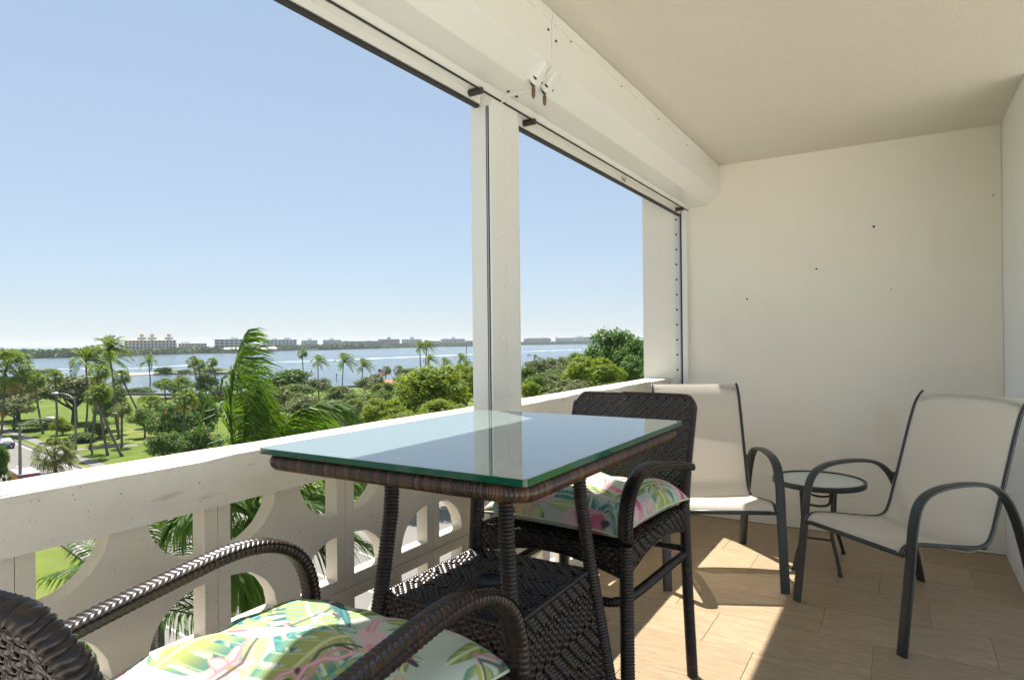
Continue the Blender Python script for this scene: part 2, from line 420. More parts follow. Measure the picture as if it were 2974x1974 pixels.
# raised seam rib between the boxes belongs to the second box
rib = [(x+(.006 if i < 3 else 0), z-(.006 if 1 <= i <= 5 else 0)) for i, (x, z) in enumerate(HP)]
wpart('end_rib', MB().prism(rib, YS-.003, YS+.006), M['alu_dull'], h2)
for dy, s in ((-.03, h1), (.03, h2)):
    wpart('seam_screw', MB().tube([(-1.081, YS+dy, 2.35-(dy*.3)), (-1.076, YS+dy, 2.35-(dy*.3))], .005, 8), M['rust'], s)
    wpart('seam_screw', MB().tube([(-1.25, YS+dy, 2.1765), (-1.25, YS+dy, 2.1705)], .006, 8), M['rust'], s)
# shutter slats (bottom bars) hanging out of the slot, one for each opening
def shutter(y0, y1, label):
    e = empty('roller_shutter', (-1.35, (y0+y1)/2, 2.13)); tag(e, label, 'shutter')
    wpart('bottom_slat', MB().box(-1.362, -1.340, y0, y1, 2.128, 2.170), M['alu_dull'], e)
    wpart('slat', MB().box(-1.358, -1.344, y0, y1, 2.1705, 2.26), M['alu_grey'], e)
    wpart('gasket', MB().box(-1.364, -1.345, y0, y1, 2.117, 2.1275), M['slot'], e)
    return e
s1 = shutter(YB, 1.982, 'rolled up shutter edge above the wider of the two openings')
s2 = shutter(2.198, D-.01, 'rolled up shutter edge above the opening between white post and end wall')
for (x, y), par_ in (((1390, 265), s1), ((1545, 355), s2), ((1979, 607), s2)):
    d = ray(x, y); t = (-1.30)/d.x; p = CAM+d*t
    st = wpart('stopper', MB().tube([(-1.345, p.y, p.z), (-1.285, p.y, p.z)], .0125, 14), M['plastic'], par_, 'auto')
d = ray(1812, 515); p = CAM+d*(-1.338/d.x)
wpart('label_plate', MB().box(-1.3400, -1.3385, p.y-.03, p.y+.03, 2.136, 2.158), M['alu_grey'], s2)
# crank gear covers
def gear(y, z, x, tall, label):
    e = empty('crank_gear', (x, y, z)); tag(e, label, 'crank gear', 'crank gears under the shutter boxes')
    mb = MB()
    mb.add([(0, -.028, 0), (0, .028, 0), (0, .018, .085), (0, -.018, .085), (.03, -.024, -.004), (.03, .024, -.004), (.012, .014, .08), (.012, -.014, .08)],
           [(0, 1, 2, 3), (4, 7, 6, 5), (0, 4, 5, 1), (1, 5, 6, 2), (2, 6, 7, 3), (3, 7, 4, 0)])
    o = part('gear_cover', mb, M['alu_dull'], e, rot=(0, R(48), 0)); bevel(o, .004)
    part('spindle', MB().tube([(.004, 0, .008), (.006, 0, -.018)], .009, 10), M['slot'], e)
    part('crank_eye', MB().tube([(.006, 0, -.014), (.006, 0, -.03), (.006, 0, -.032), (.006, 0, -.056), (.006, 0, -.066)], [.005, .005, .0075, .007, .003], 10), M['bronze'], e, 'auto')
    for s in (-1, 1):
        part('screw', MB().tube([(.020, s*.021, .004), (.030, s*.022, -.008)], .004, 8), M['rust'], e)
    return e
gear(YS-.040, 2.186, -1.143, 1, 'white crank gear cover with brass eye on the longer shutter box')
gear(YS+.045, 2.186, -1.143, 1, 'white crank gear cover with brass eye on the shutter box by the end wall')

# ---- post (two guide tracks back to back) and wall track
PX0, PX1, PY0, PY1 = -1.392, -1.300, 1.99, 2.192
post = empty('shutter_post', (-1.35, 2.09, 0)); tag(post, 'white aluminium double shutter post beside the glass bar table', 'post')
bevel(wpart('track', MB().box(PX0, PX1, PY0+.008, (PY0+PY1)/2-.0008, .001, 2.158), M['alu_dull'], post), .002)
bevel(wpart('track', MB().box(PX0, PX1, (PY0+PY1)/2+.0008, PY1-.008, .001, 2.158), M['alu_dull'], post), .002)
for (y0, y1) in ((PY0, PY0+.0079), (PY1-.0079, PY1)):
    wpart('channel_lip', MB().box(PX0, -1.3240, y0, y1, .001, 2.12), M['alu'], post)
    wpart('channel_lip', MB().box(-1.309, PX1, y0, y1, .001, 2.12), M['alu'], post)
    yy = y0+.004
    wpart('channel_slot', MB().box(-1.3238, -1.3092, y0+.003, y1, .001, 2.12), M['slot'], post)
    wpart('slot_trim', MB().box(-1.319, -1.3145, y0-.001, y0+.004, .001, 2.12), M['alu_grey'], post)
for z in np.arange(.25, 2.1, .2):
    for yy, dz in ((2.066, 0), (2.116, -.012)):
        wpart('rivet', MB().lathe([(.0001, 0)], 3) if False else MB().tube([(PX1-.001, yy, z+dz), (PX1+.0022, yy, z+dz), (PX1+.0034, yy, z+dz)], [.0085, .0075, .003], 12), M['alu_dull'], post, True)
tr = empty('wall_track', (-1.34, D, 0)); tag(tr, 'white guide track fixed to the end wall by rusty screws', 'track')
bevel(wpart('track', MB().box(-1.334, -1.298, D-.045, D-.001, .001, 2.158), M['alu_dull'], tr), .002)
wpart('channel_slot', MB().box(-1.352, -1.3343, D-.040, D-.001, .001, 2.14), M['slot'], tr)
wpart('slot_trim', MB().box(-1.3525, -1.346, D-.044, D-.02, .001, 2.14), M['alu_grey'], tr)
wpart('fixing_flange', MB().box(-1.40, -1.3527, D-.006, D-.001, .001, 2.14), M['alu'], tr)
for i in range(12):
    z = 2.10-.1075*i*1.0
    wpart('rusty_screw', MB().tube([(-1.385, D-.005, z), (-1.385, D-.0095, z), (-1.385, D-.011, z)], [.0075, .0065, .003], 10), M['rust'], tr)
# cable on the facade wall behind the sling chair
cb = smooth_path([(XR-.004, 4.26, .405), (XR-.03, 4.25, .42), (XR-.06, 4.30, .40), (XR-.09, 4.40, .30), (XR-.10, 4.45, .16), (XR-.12, 4.47, .06), (XR-.17, 4.48, .010), (XR-.3, 4.50, .008), (XR-.42, 4.515, .008)], 6)
cab = part('cable', MB().tube(cb, .0035, 6), M['alu'], None, True); tag(cab, 'thin white cable looping from the white wall down to the floor', 'cable')
# ================================================================== FURNITURE
def patch(c00, c10, c11, c01, nrm=None):
    a, b, c, d = map(Vector, (c00, c10, c11, c01))
    n = nrm and Vector(nrm).normalized() or (b-a).cross(d-a).normalized()
    def fn(u, v, h):
        return a.lerp(b, u).lerp(d.lerp(c, u), v) + n*h
    return fn
def weave(mb, fn, lu, lv, pitch=.0105, h=.0028, skip=None, herring=10):
    """2/2 twill of separate curved strands lying over the surface fn(u, v, height)"""
    nu, nv = max(2, int(lu/pitch)), max(2, int(lv/pitch))
    def tri(j):
        k = j % (2*herring); return k if k < herring else 2*herring-k
    def strand(i0, i1, j, along_u):
        c = j+.5; w = .48; e = .18
        prof = ((i0-e, -.5), (i0+.55, 1.), (i1-.55, 1.), (i1+e, -.5))
        vs = []
        for (a, hh) in prof:
            for (q, k) in ((-w, -.75), (0, 0), (w, -.75)):
                u, v = (a, c+q) if along_u else (c+q, a)
                u = min(max(u/nu, 0), 1); v = min(max(v/nv, 0), 1)
                vs.append(fn(u, v, h*(hh+.9+k*.8)))
        fs = [(r*3+k, r*3+k+1, (r+1)*3+k+1, (r+1)*3+k) for r in range(3) for k in range(2)]
        mb.add(vs, fs)
    over = lambda i, j: ((i+tri(j)) % 4) < 2
    for j in range(nv):
        i = 0
        while i < nu:
            if over(i, j):
                k = i
                while k < nu and over(k, j): k += 1
                if not (skip and skip((i+k)/2/nu, (j+.5)/nv)): strand(i, k, j, True)
                i = k
            else: i += 1
    for i in range(nu):
        j = 0
        while j < nv:
            if not over(i, j):
                k = j
                while k < nv and not over(i, k) and k-j < 2: k += 1
                if not (skip and skip((i+.5)/nu, (j+k)/2/nv)): strand(j, k, i, False)
                j = k
            else: j += 1
    return mb
def wrap_tube(mb, path, r, pitch=.0085, n=10, closed=False, tilt=.0):
    """cane wound round a core: every turn is a band of its own"""
    P = resample(path, pitch/2); k = len(P)
    if closed: P = P[:-1]; k -= 1
    T = []
    for i in range(k):
        a, b = (P[(i-1) % k], P[(i+1) % k]) if closed else (P[max(i-1, 0)], P[min(i+1, k-1)])
        T.append((b-a).normalized())
    up = Vector((0, 0, 1)) if abs(T[0].z) < .9 else Vector((1, 0, 0)); nx = T[0].cross(up).normalized()
    rings = []
    for i in range(k):
        nx = (nx-T[i]*nx.dot(T[i])).normalized(); ny_ = T[i].cross(nx)
        rr = r(i/(k-1)) if callable(r) else r
        rings.append((P[i], nx.copy(), ny_, T[i], rr))
    cnt = k if closed else k-2
    for s in range(0, cnt, 2):
        vs = []
        for q, f in ((0, .84), (1, 1.06), (2, .84)):
            p, a, b, t, rr = rings[(s+q) % k]
            for j in range(n):
                an = 2*math.pi*j/n
                vs.append(p+(a*math.cos(an)+b*math.sin(an))*rr*f+t*(math.cos(an)*tilt))
        mb.add(vs, [(q*n+j, q*n+(j+1) % n, (q+1)*n+(j+1) % n, (q+1)*n+j) for q in range(2) for j in range(n)])
    return mb
def ribbon_frames(path):
    P = [Vector(p) for p in path]; k = len(P); out = []
    for i in range(k):
        t = (P[min(i+1, k-1)]-P[max(i-1, 0)]).normalized()
        sx = Vector((1, 0, 0)); sx = (sx-t*sx.dot(t)).normalized(); nn = t.cross(sx)*-1
        out.append((P[i], t, sx, nn))
    return out
def ribbon(mb, path, hw, hh, n=12, power=3.0):
    """sweep of a rounded flat bar, wide along x"""
    fr = ribbon_frames(path); k = len(fr); vs = []
    for p, t, sx, nn in fr:
        for j in range(n):
            a = 2*math.pi*(j+.5)/n; c, s = math.cos(a), math.sin(a)
            e = 2/power
            vs.append(p+sx*(hw*math.copysign(abs(c)**e, c))+nn*(hh*math.copysign(abs(s)**e, s)))
    fs = [(i*n+j, i*n+(j+1) % n, (i+1)*n+(j+1) % n, (i+1)*n+j) for i in range(k-1) for j in range(n)]
    fs += [tuple(range(n-1, -1, -1)), tuple((k-1)*n+j for j in range(n))]
    return mb.add(vs, fs)

# ---------------------------------------------------------------- cushion print
def paint_print(n, seed):
    """tropical print: leaves, palm fans, pink wading birds and blossoms, as colours on an n x n grid"""
    rg = np.random.default_rng(seed)
    V, U = np.meshgrid(np.linspace(.06, .80, n), np.linspace(.10, .84, n), indexing='ij')
    C = np.zeros((n, n, 3)); C[:] = (.58, .64, .53)
    C += (np.sin(U*9+seed)*np.cos(V*7))[..., None]*.02
    def blend(mask, col):
        C[:] = C*(1-mask[..., None])+np.array(col)*mask[..., None]
    aa = 1.2/n
    def sm(d): return np.clip(.5-d/aa, 0, 1)
    def local(cx, cy, ang):
        c, s = math.cos(ang), math.sin(ang); x, y = U-cx, V-cy
        return x*c+y*s, -x*s+y*c
    def leaf(cx, cy, ang, L, w, c1, c2, rib=(.80, .80, .45), veins=9, bend=0.):
        x, y = local(cx, cy, ang); t = x/L; y = y-bend*L*t*t
        prof = w*np.sin(np.clip(t, 0, 1)*math.pi)**.75*(1-.25*t)
        d = np.where((t > 0) & (t < 1), np.abs(y)-prof, 1)
        blend(sm(d), c1)
        st = .5+.5*np.sin((t*veins*2+np.abs(y)/w*2.2)*math.pi)
        blend(sm(d)*np.clip(st*1.4-.4, 0, 1)*.85, c2)
        blend(sm(np.where((t > 0) & (t < .97), np.abs(y)-.004, 1)), rib)
        blend(sm(np.where((t > 0.05) & (t < .95), np.abs(np.abs(y)-prof*.96)-.0025, 1))*.6, tuple(k*.6 for k in c2))
    def monstera(cx, cy, ang, L, w):
        x, y = local(cx, cy, ang); t = x/L
        prof = w*np.sin(np.clip(t, 0, 1)**.7*math.pi)**.6
        notch = (np.sin((t*7-np.abs(y)/w*.9)*2*math.pi) > .55) & (np.abs(y) > prof*.45)
        d = np.where((t > 0) & (t < 1), np.abs(y)-prof, 1); d = np.where(notch, .02, d)
        blend(sm(d), (.42, .47, .13))
        blend(sm(d)*np.clip(np.abs(y)/np.maximum(prof, 1e-3)*1.7-.75, 0, 1), (.02, .25, .25))
        blend(sm(np.where((t > 0) & (t < .98), np.abs(y)-.006, 1)), (.72, .74, .38))
        v = np.abs(((t*7-np.abs(y)/w*.9) % 1)-.5)
        blend(sm(d)*np.clip(1-v*16, 0, 1)*.8, (.70, .74, .40))
        hole = ((((t*7-np.abs(y)/w*.9) % 1)-.25)/.10)**2+((np.abs(y)/np.maximum(prof, 1e-3)-.4)/.1)**2
        blend(sm(d)*np.clip(1.4-hole, 0, 1), (.60, .64, .51))
    def fan(cx, cy, ang, L, nb, c1, c2, spread=1.7):
        for k in range(nb):
            a = ang+spread*(k/(nb-1)-.5)
            leaf(cx, cy, a, L*(1-.25*abs(k/(nb-1)-.5)), L*.055, c1 if k % 2 else c2, c2, rib=c1, veins=3)
    def stroke(pts, w, col):
        d = np.full((n, n), 9.)
        for (x0, y0), (x1, y1) in zip(pts, pts[1:]):
            dx, dy = x1-x0, y1-y0; l2 = dx*dx+dy*dy+1e-9
            t = np.clip(((U-x0)*dx+(V-y0)*dy)/l2, 0, 1)
            d = np.minimum(d, np.hypot(U-x0-t*dx, V-y0-t*dy))
        blend(sm(d-w), col)
    def bird(cx, cy, ang, s, flip=1):
        def T(x, y):
            y *= flip; c, q = math.cos(ang), math.sin(ang); return (cx+s*(x*c-y*q), cy+s*(x*q+y*c))
        x, y = local(cx, cy, ang); x, y = x/s, y/s*flip
        pink = (.78, .30, .38); pale = (.82, .56, .56); deep = (.62, .12, .22)
        for lx in (0., .12):
            stroke([T(lx, -.2), T(lx+.1, -.75), T(lx-.1, -1.15), T(lx+.05, -1.2)], .014*s+.002, (.10, .10, .10) if lx else (.66, .30, .34))
        d = np.hypot(x/1.0, (y-.12*x)/.42)-.6
        blend(sm(d*s*.5), pale)
        blend(sm((np.hypot((x+.18)/.62, (y+.1)/.26)-.6)*s*.5)*.8, pink)
        blend(sm((np.hypot((x+.42)/.3, (y+.02)/.2)-.6)*s*.4)*.9, deep)
        blend(sm((np.hypot((x+.60)/.18, (y)/.08)-.6)*s*.4), (.05, .05, .07))
        neck = [T(.5, .12), T(.72, .35), T(.66, .62), T(.5, .78), T(.52, 1.), T(.7, 1.08)]
        stroke(neck, .055*s, pink); stroke(neck, .02*s, pale)
        stroke([T(.7, 1.08), T(.84, .98), T(.86, .88)], .035*s, (.06, .05, .06))
    def flower(cx, cy, s, c1, c2):
        for k in range(5):
            a = k*2*math.pi/5+cx*9
            leaf(cx, cy, a, s, s*.26, c1, tuple((p+q)/2 for p, q in zip(c1, c2)), rib=c1, veins=2)
        d = np.hypot(U-cx, V-cy)-s*.13; blend(sm(d), (.70, .35, .10))
    teal = (.02, .20, .20); teal2 = (.10, .38, .34); lime = (.40, .48, .11); green = (.14, .29, .07); dk = (.012, .08, .10)
    # background foliage
    for k in range(40):
        cx, cy = rg.random(2); a = rg.uniform(0, 6.28)
        c = [(teal, teal2), (lime, green), (green, lime), ((.60, .68, .30), (.42, .55, .20)), (teal2, (.5, .7, .6))][k % 5]
        leaf(cx, cy, a, rg.uniform(.16, .30), rg.uniform(.02, .05), c[0], c[1], veins=int(rg.integers(4, 10)), bend=rg.uniform(-.4, .4))
    for k in range(5):
        cx, cy = rg.random(2)*.9+.05; fan(cx, cy, rg.uniform(0, 6.28), rg.uniform(.16, .26), 9, lime if k % 2 else teal, green if k % 2 else dk)
    gx = [(.22, .25), (.68, .20), (.5, .56), (.15, .72), (.82, .68), (.48, .9)]
    for k, (a, b) in enumerate(gx):
        a += rg.uniform(-.05, .05); b += rg.uniform(-.05, .05)
        if k % 2 == 0: monstera(a, b, rg.uniform(0, 6.28), .30, .10)
        else: leaf(a, b, rg.uniform(0, 6.28), .36, .07, lime, teal2, veins=12, bend=.3)
    for k, (a, b) in enumerate([(.40, .36), (.80, .44), (.26, .86), (.66, .80), (.10, .46)]):
        flower(a+rg.uniform(-.03, .03), b, rg.uniform(.055, .08), (.80, .58, .32) if k % 2 else (.82, .58, .58), (.84, .70, .5) if k % 2 else (.74, .36, .42))
    for (a, b, an, s, fl) in [(.30, .80, .1, .20, 1), (.62, .60, 2.9, .19, -1), (.88, .38, .4, .18, 1), (.08, .60, 2.5, .17, -1), (.45, .20, .2, .18, 1), (.33, .48, .3, .15, 1), (.62, .34, 2.7, .14, -1), (.80, .86, .1, .13, 1), (.14, .14, .5, .12, 1), (.93, .12, 2.4, .12, -1)]:
        bird(a, b, an, s, fl)
    return np.clip((C*.93+np.array((.58, .64, .53))*.07)*.86, 0, 1)

def fabric_mat():
    Mx = mat('printed_cotton', (.8, .8, .7), .8, spec=.2, bump=.15, bscale=500)
    t = Mx.node_tree; ca = t.nodes.new('ShaderNodeVertexColor'); ca.layer_name = 'print'
    t.links.new(ca.outputs[0], t.nodes['Principled BSDF'].inputs['Base Color']); return Mx
M['print'] = fabric_mat()
M['print_pipe'] = mat('pale_piping', (.62, .68, .45), .8)

def make_cushion(n, seed, wrinkle):
    """box cushion grid; returns parent mesh object in local coordinates, centre at its underside"""
    rg = np.random.default_rng(seed+50)
    t = np.linspace(-1, 1, n); Vv, Uu = np.meshgrid(t, t, indexing='ij')
    hx, hy = .254, .268
    # pulled-out corners, slightly pinched sides
    corner = (np.abs(Uu)*np.abs(Vv))**3
    pinch = 1-.035*(1-Vv**2)*np.abs(Uu)**6
    X = hx*Uu*pinch*(1+.03*corner); 
    Y = hy*Vv*(1-.035*(1-Uu**2)*np.abs(Vv)**6)*(1+.03*corner)
    e = np.maximum(np.abs(Uu), np.abs(Vv)); ee = (np.abs(Uu)**7+np.abs(Vv)**7)**(1/7)
    prof = np.clip((1-np.abs(Uu)**5)*(1-np.abs(Vv)**5), 0, 1)**.45
    Z = .036+.070*prof
    # tufts and creases
    for (a, b) in ((-.36, -.36), (.36, -.36), (-.36, .36), (.36, .36)):
        r2 = ((Uu-a)**2+(Vv-b)**2); Z -= .010*np.exp(-r2/.02)*prof
    for k in range(wrinkle):
        a = rg.uniform(0, math.pi); f = rg.uniform(3, 8); ph = rg.uniform(0, 6.28)
        s = (Uu*math.cos(a)+Vv*math.sin(a)); c0 = rg.uniform(-.6, .6, 2)
        env = np.exp(-(((Uu-c0[0])/.55)**2+((Vv-c0[1])/.55)**2))
        Z += .0125*env*np.sin(s*f+ph)*prof
    rad = np.arctan2(Vv, Uu); Z += .004*np.sin(rad*17+seed)*np.clip(ee-.55, 0, 1)*prof*2
    Z -= .010*corner
    mb = MB(); idx = np.arange(n*n).reshape(n, n)
    mb.v = list(map(tuple, np.stack([X.ravel(), Y.ravel(), Z.ravel()], 1)))
    mb.f = [(int(idx[j, i]), int(idx[j, i+1]), int(idx[j+1, i+1]), int(idx[j+1, i])) for j in range(n-1) for i in range(n-1)]
    m2 = 40; t2 = np.linspace(-1, 1, m2); V2, U2 = np.meshgrid(t2, t2, indexing='ij')
    me = mb.mesh('cushion_top', True, False)
    colr = paint_print(n, seed).reshape(-1, 3)
    ca = me.color_attributes.new('print', 'FLOAT_COLOR', 'POINT')
    ca.data.foreach_set('color', np.concatenate([colr, np.ones((n*n, 1))], 1).ravel().astype(np.float32))
    # underside
    c2 = (np.abs(U2)*np.abs(V2))**3; ee2 = (np.abs(U2)**7+np.abs(V2)**7)**(1/7)
    p2 = np.clip((1-np.abs(U2)**5)*(1-np.abs(V2)**5), 0, 1)**.45
    X2 = hx*U2*(1-.035*(1-V2**2)*np.abs(U2)**6)*(1+.03*c2); Y2 = hy*V2*(1-.035*(1-U2**2)*np.abs(V2)**6)*(1+.03*c2)
    Z2 = .036-.034*p2-.010*c2
    mu = MB(); id2 = np.arange(m2*m2).reshape(m2, m2)
    mu.v = list(map(tuple, np.stack([X2.ravel(), Y2.ravel(), Z2.ravel()], 1)))
    mu.f = [(int(id2[j, i]), int(id2[j+1, i]), int(id2[j+1, i+1]), int(id2[j, i+1])) for j in range(m2-1) for i in range(m2-1)]
    mu_me = mu.mesh('cushion_underside', True, False)
    cu = paint_print(m2*2, seed+3)[::2, ::2].reshape(-1, 3)
    ca = mu_me.color_attributes.new('print', 'FLOAT_COLOR', 'POINT')
    ca.data.foreach_set('color', np.concatenate([cu, np.ones((m2*m2, 1))], 1).ravel().astype(np.float32))
    edge = [(i, 0) for i in range(m2)]+[(m2-1, j) for j in range(1, m2)]+[(i, m2-1) for i in range(m2-2, -1, -1)]+[(0, j) for j in range(m2-2, -1, -1)]
    loop = [(X2[j, i], Y2[j, i], Z2[j, i]+.0005) for i, j in edge]
    return me, mu_me, loop
def cushion(loc, rz, n, seed, wrinkle, label):
    e = empty('seat_cushion', loc, rz); tag(e, label, 'cushion')
    a, b, loop = make_cushion(n, seed, wrinkle)
    link('cover', a, M['print'], e); link('underside', b, M['print'], e)
    part('piping', MB().tube(loop, .0035, 6), M['print_pipe'], e, True)
    return e

# ---------------------------------------------------------------- wicker bar chair (faces +y, origin on the floor)
def bar_chair():
    e = empty('bar_chair'); W_, B_ = M['wicker'], M['wicker_base']
    SZ = .635
    # legs
    for s in (-1, 1):
        mb = MB(); wrap_tube(mb, [(s*.270, .305, .0), (s*.267, .30, .35), (s*.264, .294, SZ+.01)], .021, .0095, 10)
        o = part('leg', mb, W_, e, True); part('leg_core', MB().tube([(s*.270, .305, .001), (s*.267, .30, .35), (s*.264, .294, SZ)], .0188, 8), B_, o)
        mb = MB(); pth = [(s*.262, -.315, 0), (s*.256, -.285, .35), (s*.252, -.272, SZ), (s*.252, -.30, .76)]
        wrap_tube(mb, pth, .020, .0095, 10)
        o = part('leg', mb, W_, e, True); part('leg_core', MB().tube(pth, .0178, 8), B_, o)
    # seat deck + aprons
    mb = MB(); mb.box(-.262, .262, -.262, .285, SZ-.022, SZ)
    part('seat', mb, B_, e)
    wv = MB(); weave(wv, patch((-.26, -.26, SZ), (.26, -.26, SZ), (.26, .283, SZ), (-.26, .283, SZ)), .52, .54, .0115)
    part('seat_weave', wv, W_, e, True, False)
    def apron(p0, p1, nrm, name='apron'):
        p0, p1, nrm = Vector(p0), Vector(p1), Vector(nrm)
        def fn(u, v, h):
            drop = .085-.045*math.sin(math.pi*u)
            return p0.lerp(p1, u)+Vector((0, 0, -drop*v))+nrm*h
        core = MB(); core.grid(lambda u, v: fn(u, v, -.001), 16, 2); core.grid(lambda u, v: fn(u, v, -.016), 16, 2)
        o = part(name, core, B_, e)
        wv = MB(); weave(wv, fn, (p1-p0).length, .078, .0115); part('apron_weave', wv, W_, o, True, False)
        low = MB(); wrap_tube(low, [fn(t, 1, -.006) for t in np.linspace(0, 1, 20)], .009, .0095, 8); part('apron_edge', low, W_, o, True)
    apron((-.262, .298, SZ), (.262, .298, SZ), (0, 1, 0))
    apron((.262, -.275, SZ), (-.262, -.275, SZ), (0, -1, 0))
    apron((.264, .29, SZ), (.262, -.27, SZ), (1, 0, 0))
    apron((-.262, -.27, SZ), (-.264, .29, SZ), (-1, 0, 0))
    # backrest: gently dished, rounded upper corners
    HB, Z0, Z1 = .250, .655, 1.016
    def yb(u, z):
        t = (z-Z0)/(Z1-Z0); return -.292-.125*t**1.15-.022*(1-(2*u-1)**2)
    def topz(u):
        d = abs(2*u-1); return Z1-.035*max(0, (d-.86)/.14)**2
    def face(off):
        def fn(u, v, h):
            z = Z0+(topz(u)-Z0)*v; x = -HB+2*HB*u
            return Vector((x, yb(u, z)+(off+h if off > 0 else off-h), z))
        return fn
    core = MB(); core.grid(lambda u, v: face(.010)(u, v, 0), 20, 10); core.grid(lambda u, v: face(-.010)(u, v, 0), 20, 10)
    o = part('backrest', core, B_, e)
    for off in (.0105, -.0105):
        wv = MB(); weave(wv, face(off), 2*HB, Z1-Z0, .0098, .0030, None, 9999); part('back_weave', wv, M['wicker_fine'], o, True, False)
    rim = [face(.0001)(0, v, 0) for v in np.linspace(0, 1, 16)]+[face(.0001)(u, 1, 0) for u in np.linspace(.02, .98, 30)]+[face(.0001)(1, v, 0) for v in np.linspace(1, 0, 16)]
    mb = MB(); wrap_tube(mb, rim, .0150, .0080, 10); part('back_rim', mb, W_, o, True)
    # arms
    for s in (-1, 1):
        pts = [(s*.254, -.335, .765), (s*.256, -.20, .797), (s*.258, -.02, .826), (s*.260, .11, .840), (s*.261, .20, .826), (s*.262, .262, .784), (s*.263, .291, .722), (s*.264, .297, .655)]
        pth = resample(smooth_path(pts, 8), .0055); fr = ribbon_frames(pth)
        core = MB(); ribbon(core, pth, .0215, .0125, 12)
        o = part('arm', core, B_, e, True)
        L = len(fr)
        def arm_pt(i, x, h):
            i = min(max(i, 0), L-1.001); k = int(i); t = i-k
            p = fr[k][0].lerp(fr[k+1][0], t); nn = fr[k][3].lerp(fr[k+1][3], t)
            return p+Vector((x, 0, 0))+nn*h
        ch = MB(); st = 2.0; i = 0.; hw = .0208
        while i < L-4:                                      # herringbone braid over the top
            for sd, ph in ((-1, 0.), (1, 1.0)):
                vs = []
                for t, hh in ((0., .0105), (.25, .0155), (.6, .0155), (1., .0125)):
                    x = sd*hw*(1-t*1.15); ii = i+ph+t*3.2
                    for q, kk in ((-.95, -.0022), (0, 0), (.95, -.0022)):
                        vs.append(arm_pt(ii+q, x, hh+kk))
                ch.add(vs, [(r*3+k, r*3+k+1, (r+1)*3+k+1, (r+1)*3+k) for r in range(3) for k in range(2)])
            i += st
        part('arm_braid', ch, W_, o, True, False)
        sw = MB(); i = 0.
        while i < L-3:                                      # wraps round sides and underside
            vs = []
            for q in (0, 1.0, 2.0):
                f = 1.06 if q == 1.0 else .98
                for a in np.linspace(-200, 20, 9):
                    c_, s_ = math.cos(R(a)), math.sin(R(a))
                    vs.append(arm_pt(i+q,   .0221*f*math.copysign(abs(c_)**.7, c_), .0125*f*math.copysign(abs(s_)**.7, s_)))
            sw.add(vs, [(q*9+j, q*9+j+1, (q+1)*9+j+1, (q+1)*9+j) for q in range(2) for j in range(8)])
            i += 2.0
        part('arm_wrap', sw, W_, o, True, False)
    # footrest loop and rear stretcher
    loop = smooth_path([(.252, -.285, .46), (.245, -.1, .46), (.238, .16, .46), (.215, .255, .46), (.15, .275, .46), (0, .278, .46), (-.15, .275, .46), (-.215, .255, .46), (-.238, .16, .46), (-.245, -.1, .46), (-.252, -.285, .46)], 6)
    part('footrest', wrap_tube(MB(), loop, .0150, .0095, 10), W_, e, True)
    part('stretcher', wrap_tube(MB(), [(-.254, -.285, .475), (.254, -.285, .475)], .0135, .0095, 10), W_, e, True)
    return e
c1 = bar_chair()
c2 = copy_tree(c1)
c1.location = (-.846, .664, 0); c1.rotation_euler.z = R(0)
c2.location = (-.948, 2.052, 0); c2.rotation_euler.z = R(180-1.5)
tag(c1, 'dark brown wicker bar chair on the table side away from the end wall', 'bar chair', 'wicker bar chairs')
tag(c2, 'dark brown wicker bar chair standing between the glass table and the sling chairs', 'bar chair', 'wicker bar chairs')
cushion((-.846, .674, .640), R(2), 300, 4, 9, 'tropical print cushion on the bar chair that stands away from the sling chairs')
cushion((-.948, 2.045, .640), R(176), 210, 11, 8, 'tropical print cushion on the bar chair beside the white sling chairs')

# ---------------------------------------------------------------- bar table
tb = empty('bar_table', (-.919, 1.414, 0)); tag(tb, 'square wicker bar table with green edged glass top', 'bar table')
TX, TY, TZ = .360, .459, 1.002
def rrect(hx, hy, r, z, n=6):
    out = []
    for (sx, sy, a0) in ((1, 1, 0), (-1, 1, 90), (-1, -1, 180), (1, -1, 270)):
        for k in range(n+1):
            a = R(a0+90*k/n); out.append((sx*(hx-r)+r*math.cos(a), sy*(hy-r)+r*math.sin(a), z))
    return out
gl = MB(); gl.prism([(p[0], p[1]) for p in rrect(TX-.0012, TY-.0012, .012, 0, 4)], TZ-.013, TZ, 'xy')
go = part('glass_top', gl, M['glass'], tb); bevel(go, .0008, 1)
eo = rrect(TX, TY, .012, 0, 4); ei = rrect(TX-.001, TY-.001, .012, 0, 4); ne = len(eo); mbe = MB()
mbe.add([(p[0], p[1], z) for z in (TZ-.0135, TZ-.0008) for p in eo]+[(p[0], p[1], z) for z in (TZ-.0135, TZ-.0008) for p in ei],
        [f for i in range(ne) for f in ((i, (i+1) % ne, ne+(i+1) % ne, ne+i), (2*ne+i, 3*ne+i, 3*ne+(i+1) % ne, 2*ne+(i+1) % ne), (ne+i, ne+(i+1) % ne, 3*ne+(i+1) % ne, 3*ne+i), (i, 2*ne+i, 2*ne+(i+1) % ne, (i+1) % ne))])
part('glass_edge', mbe, M['glass_edge'], go)
rr_ = rrect(TX-.022, TY-.022, .035, TZ-.0135-.0195, 6)
part('rim', wrap_tube(MB(), rr_+[rr_[0]],   .0180, .0072, 12, closed=True, tilt=.0012), M['wicker_warm'], tb, True)
part('rim_core', MB().tube(rr_+[rr_[0]], .0152, 8), M['wicker_base'], tb)
part('deck', MB().box(-TX+.03, TX-.03, -TY+.03, TY-.03, TZ-.032, TZ-.0155), M['wicker_base'], tb)
bx, by = -.037, .024                                        # pedestal stands slightly off the top's centre
BT = .600
top_c = [(-.192+bx, -.205+by), (.192+bx, -.205+by), (.192+bx, .205+by), (-.192+bx, .205+by)]
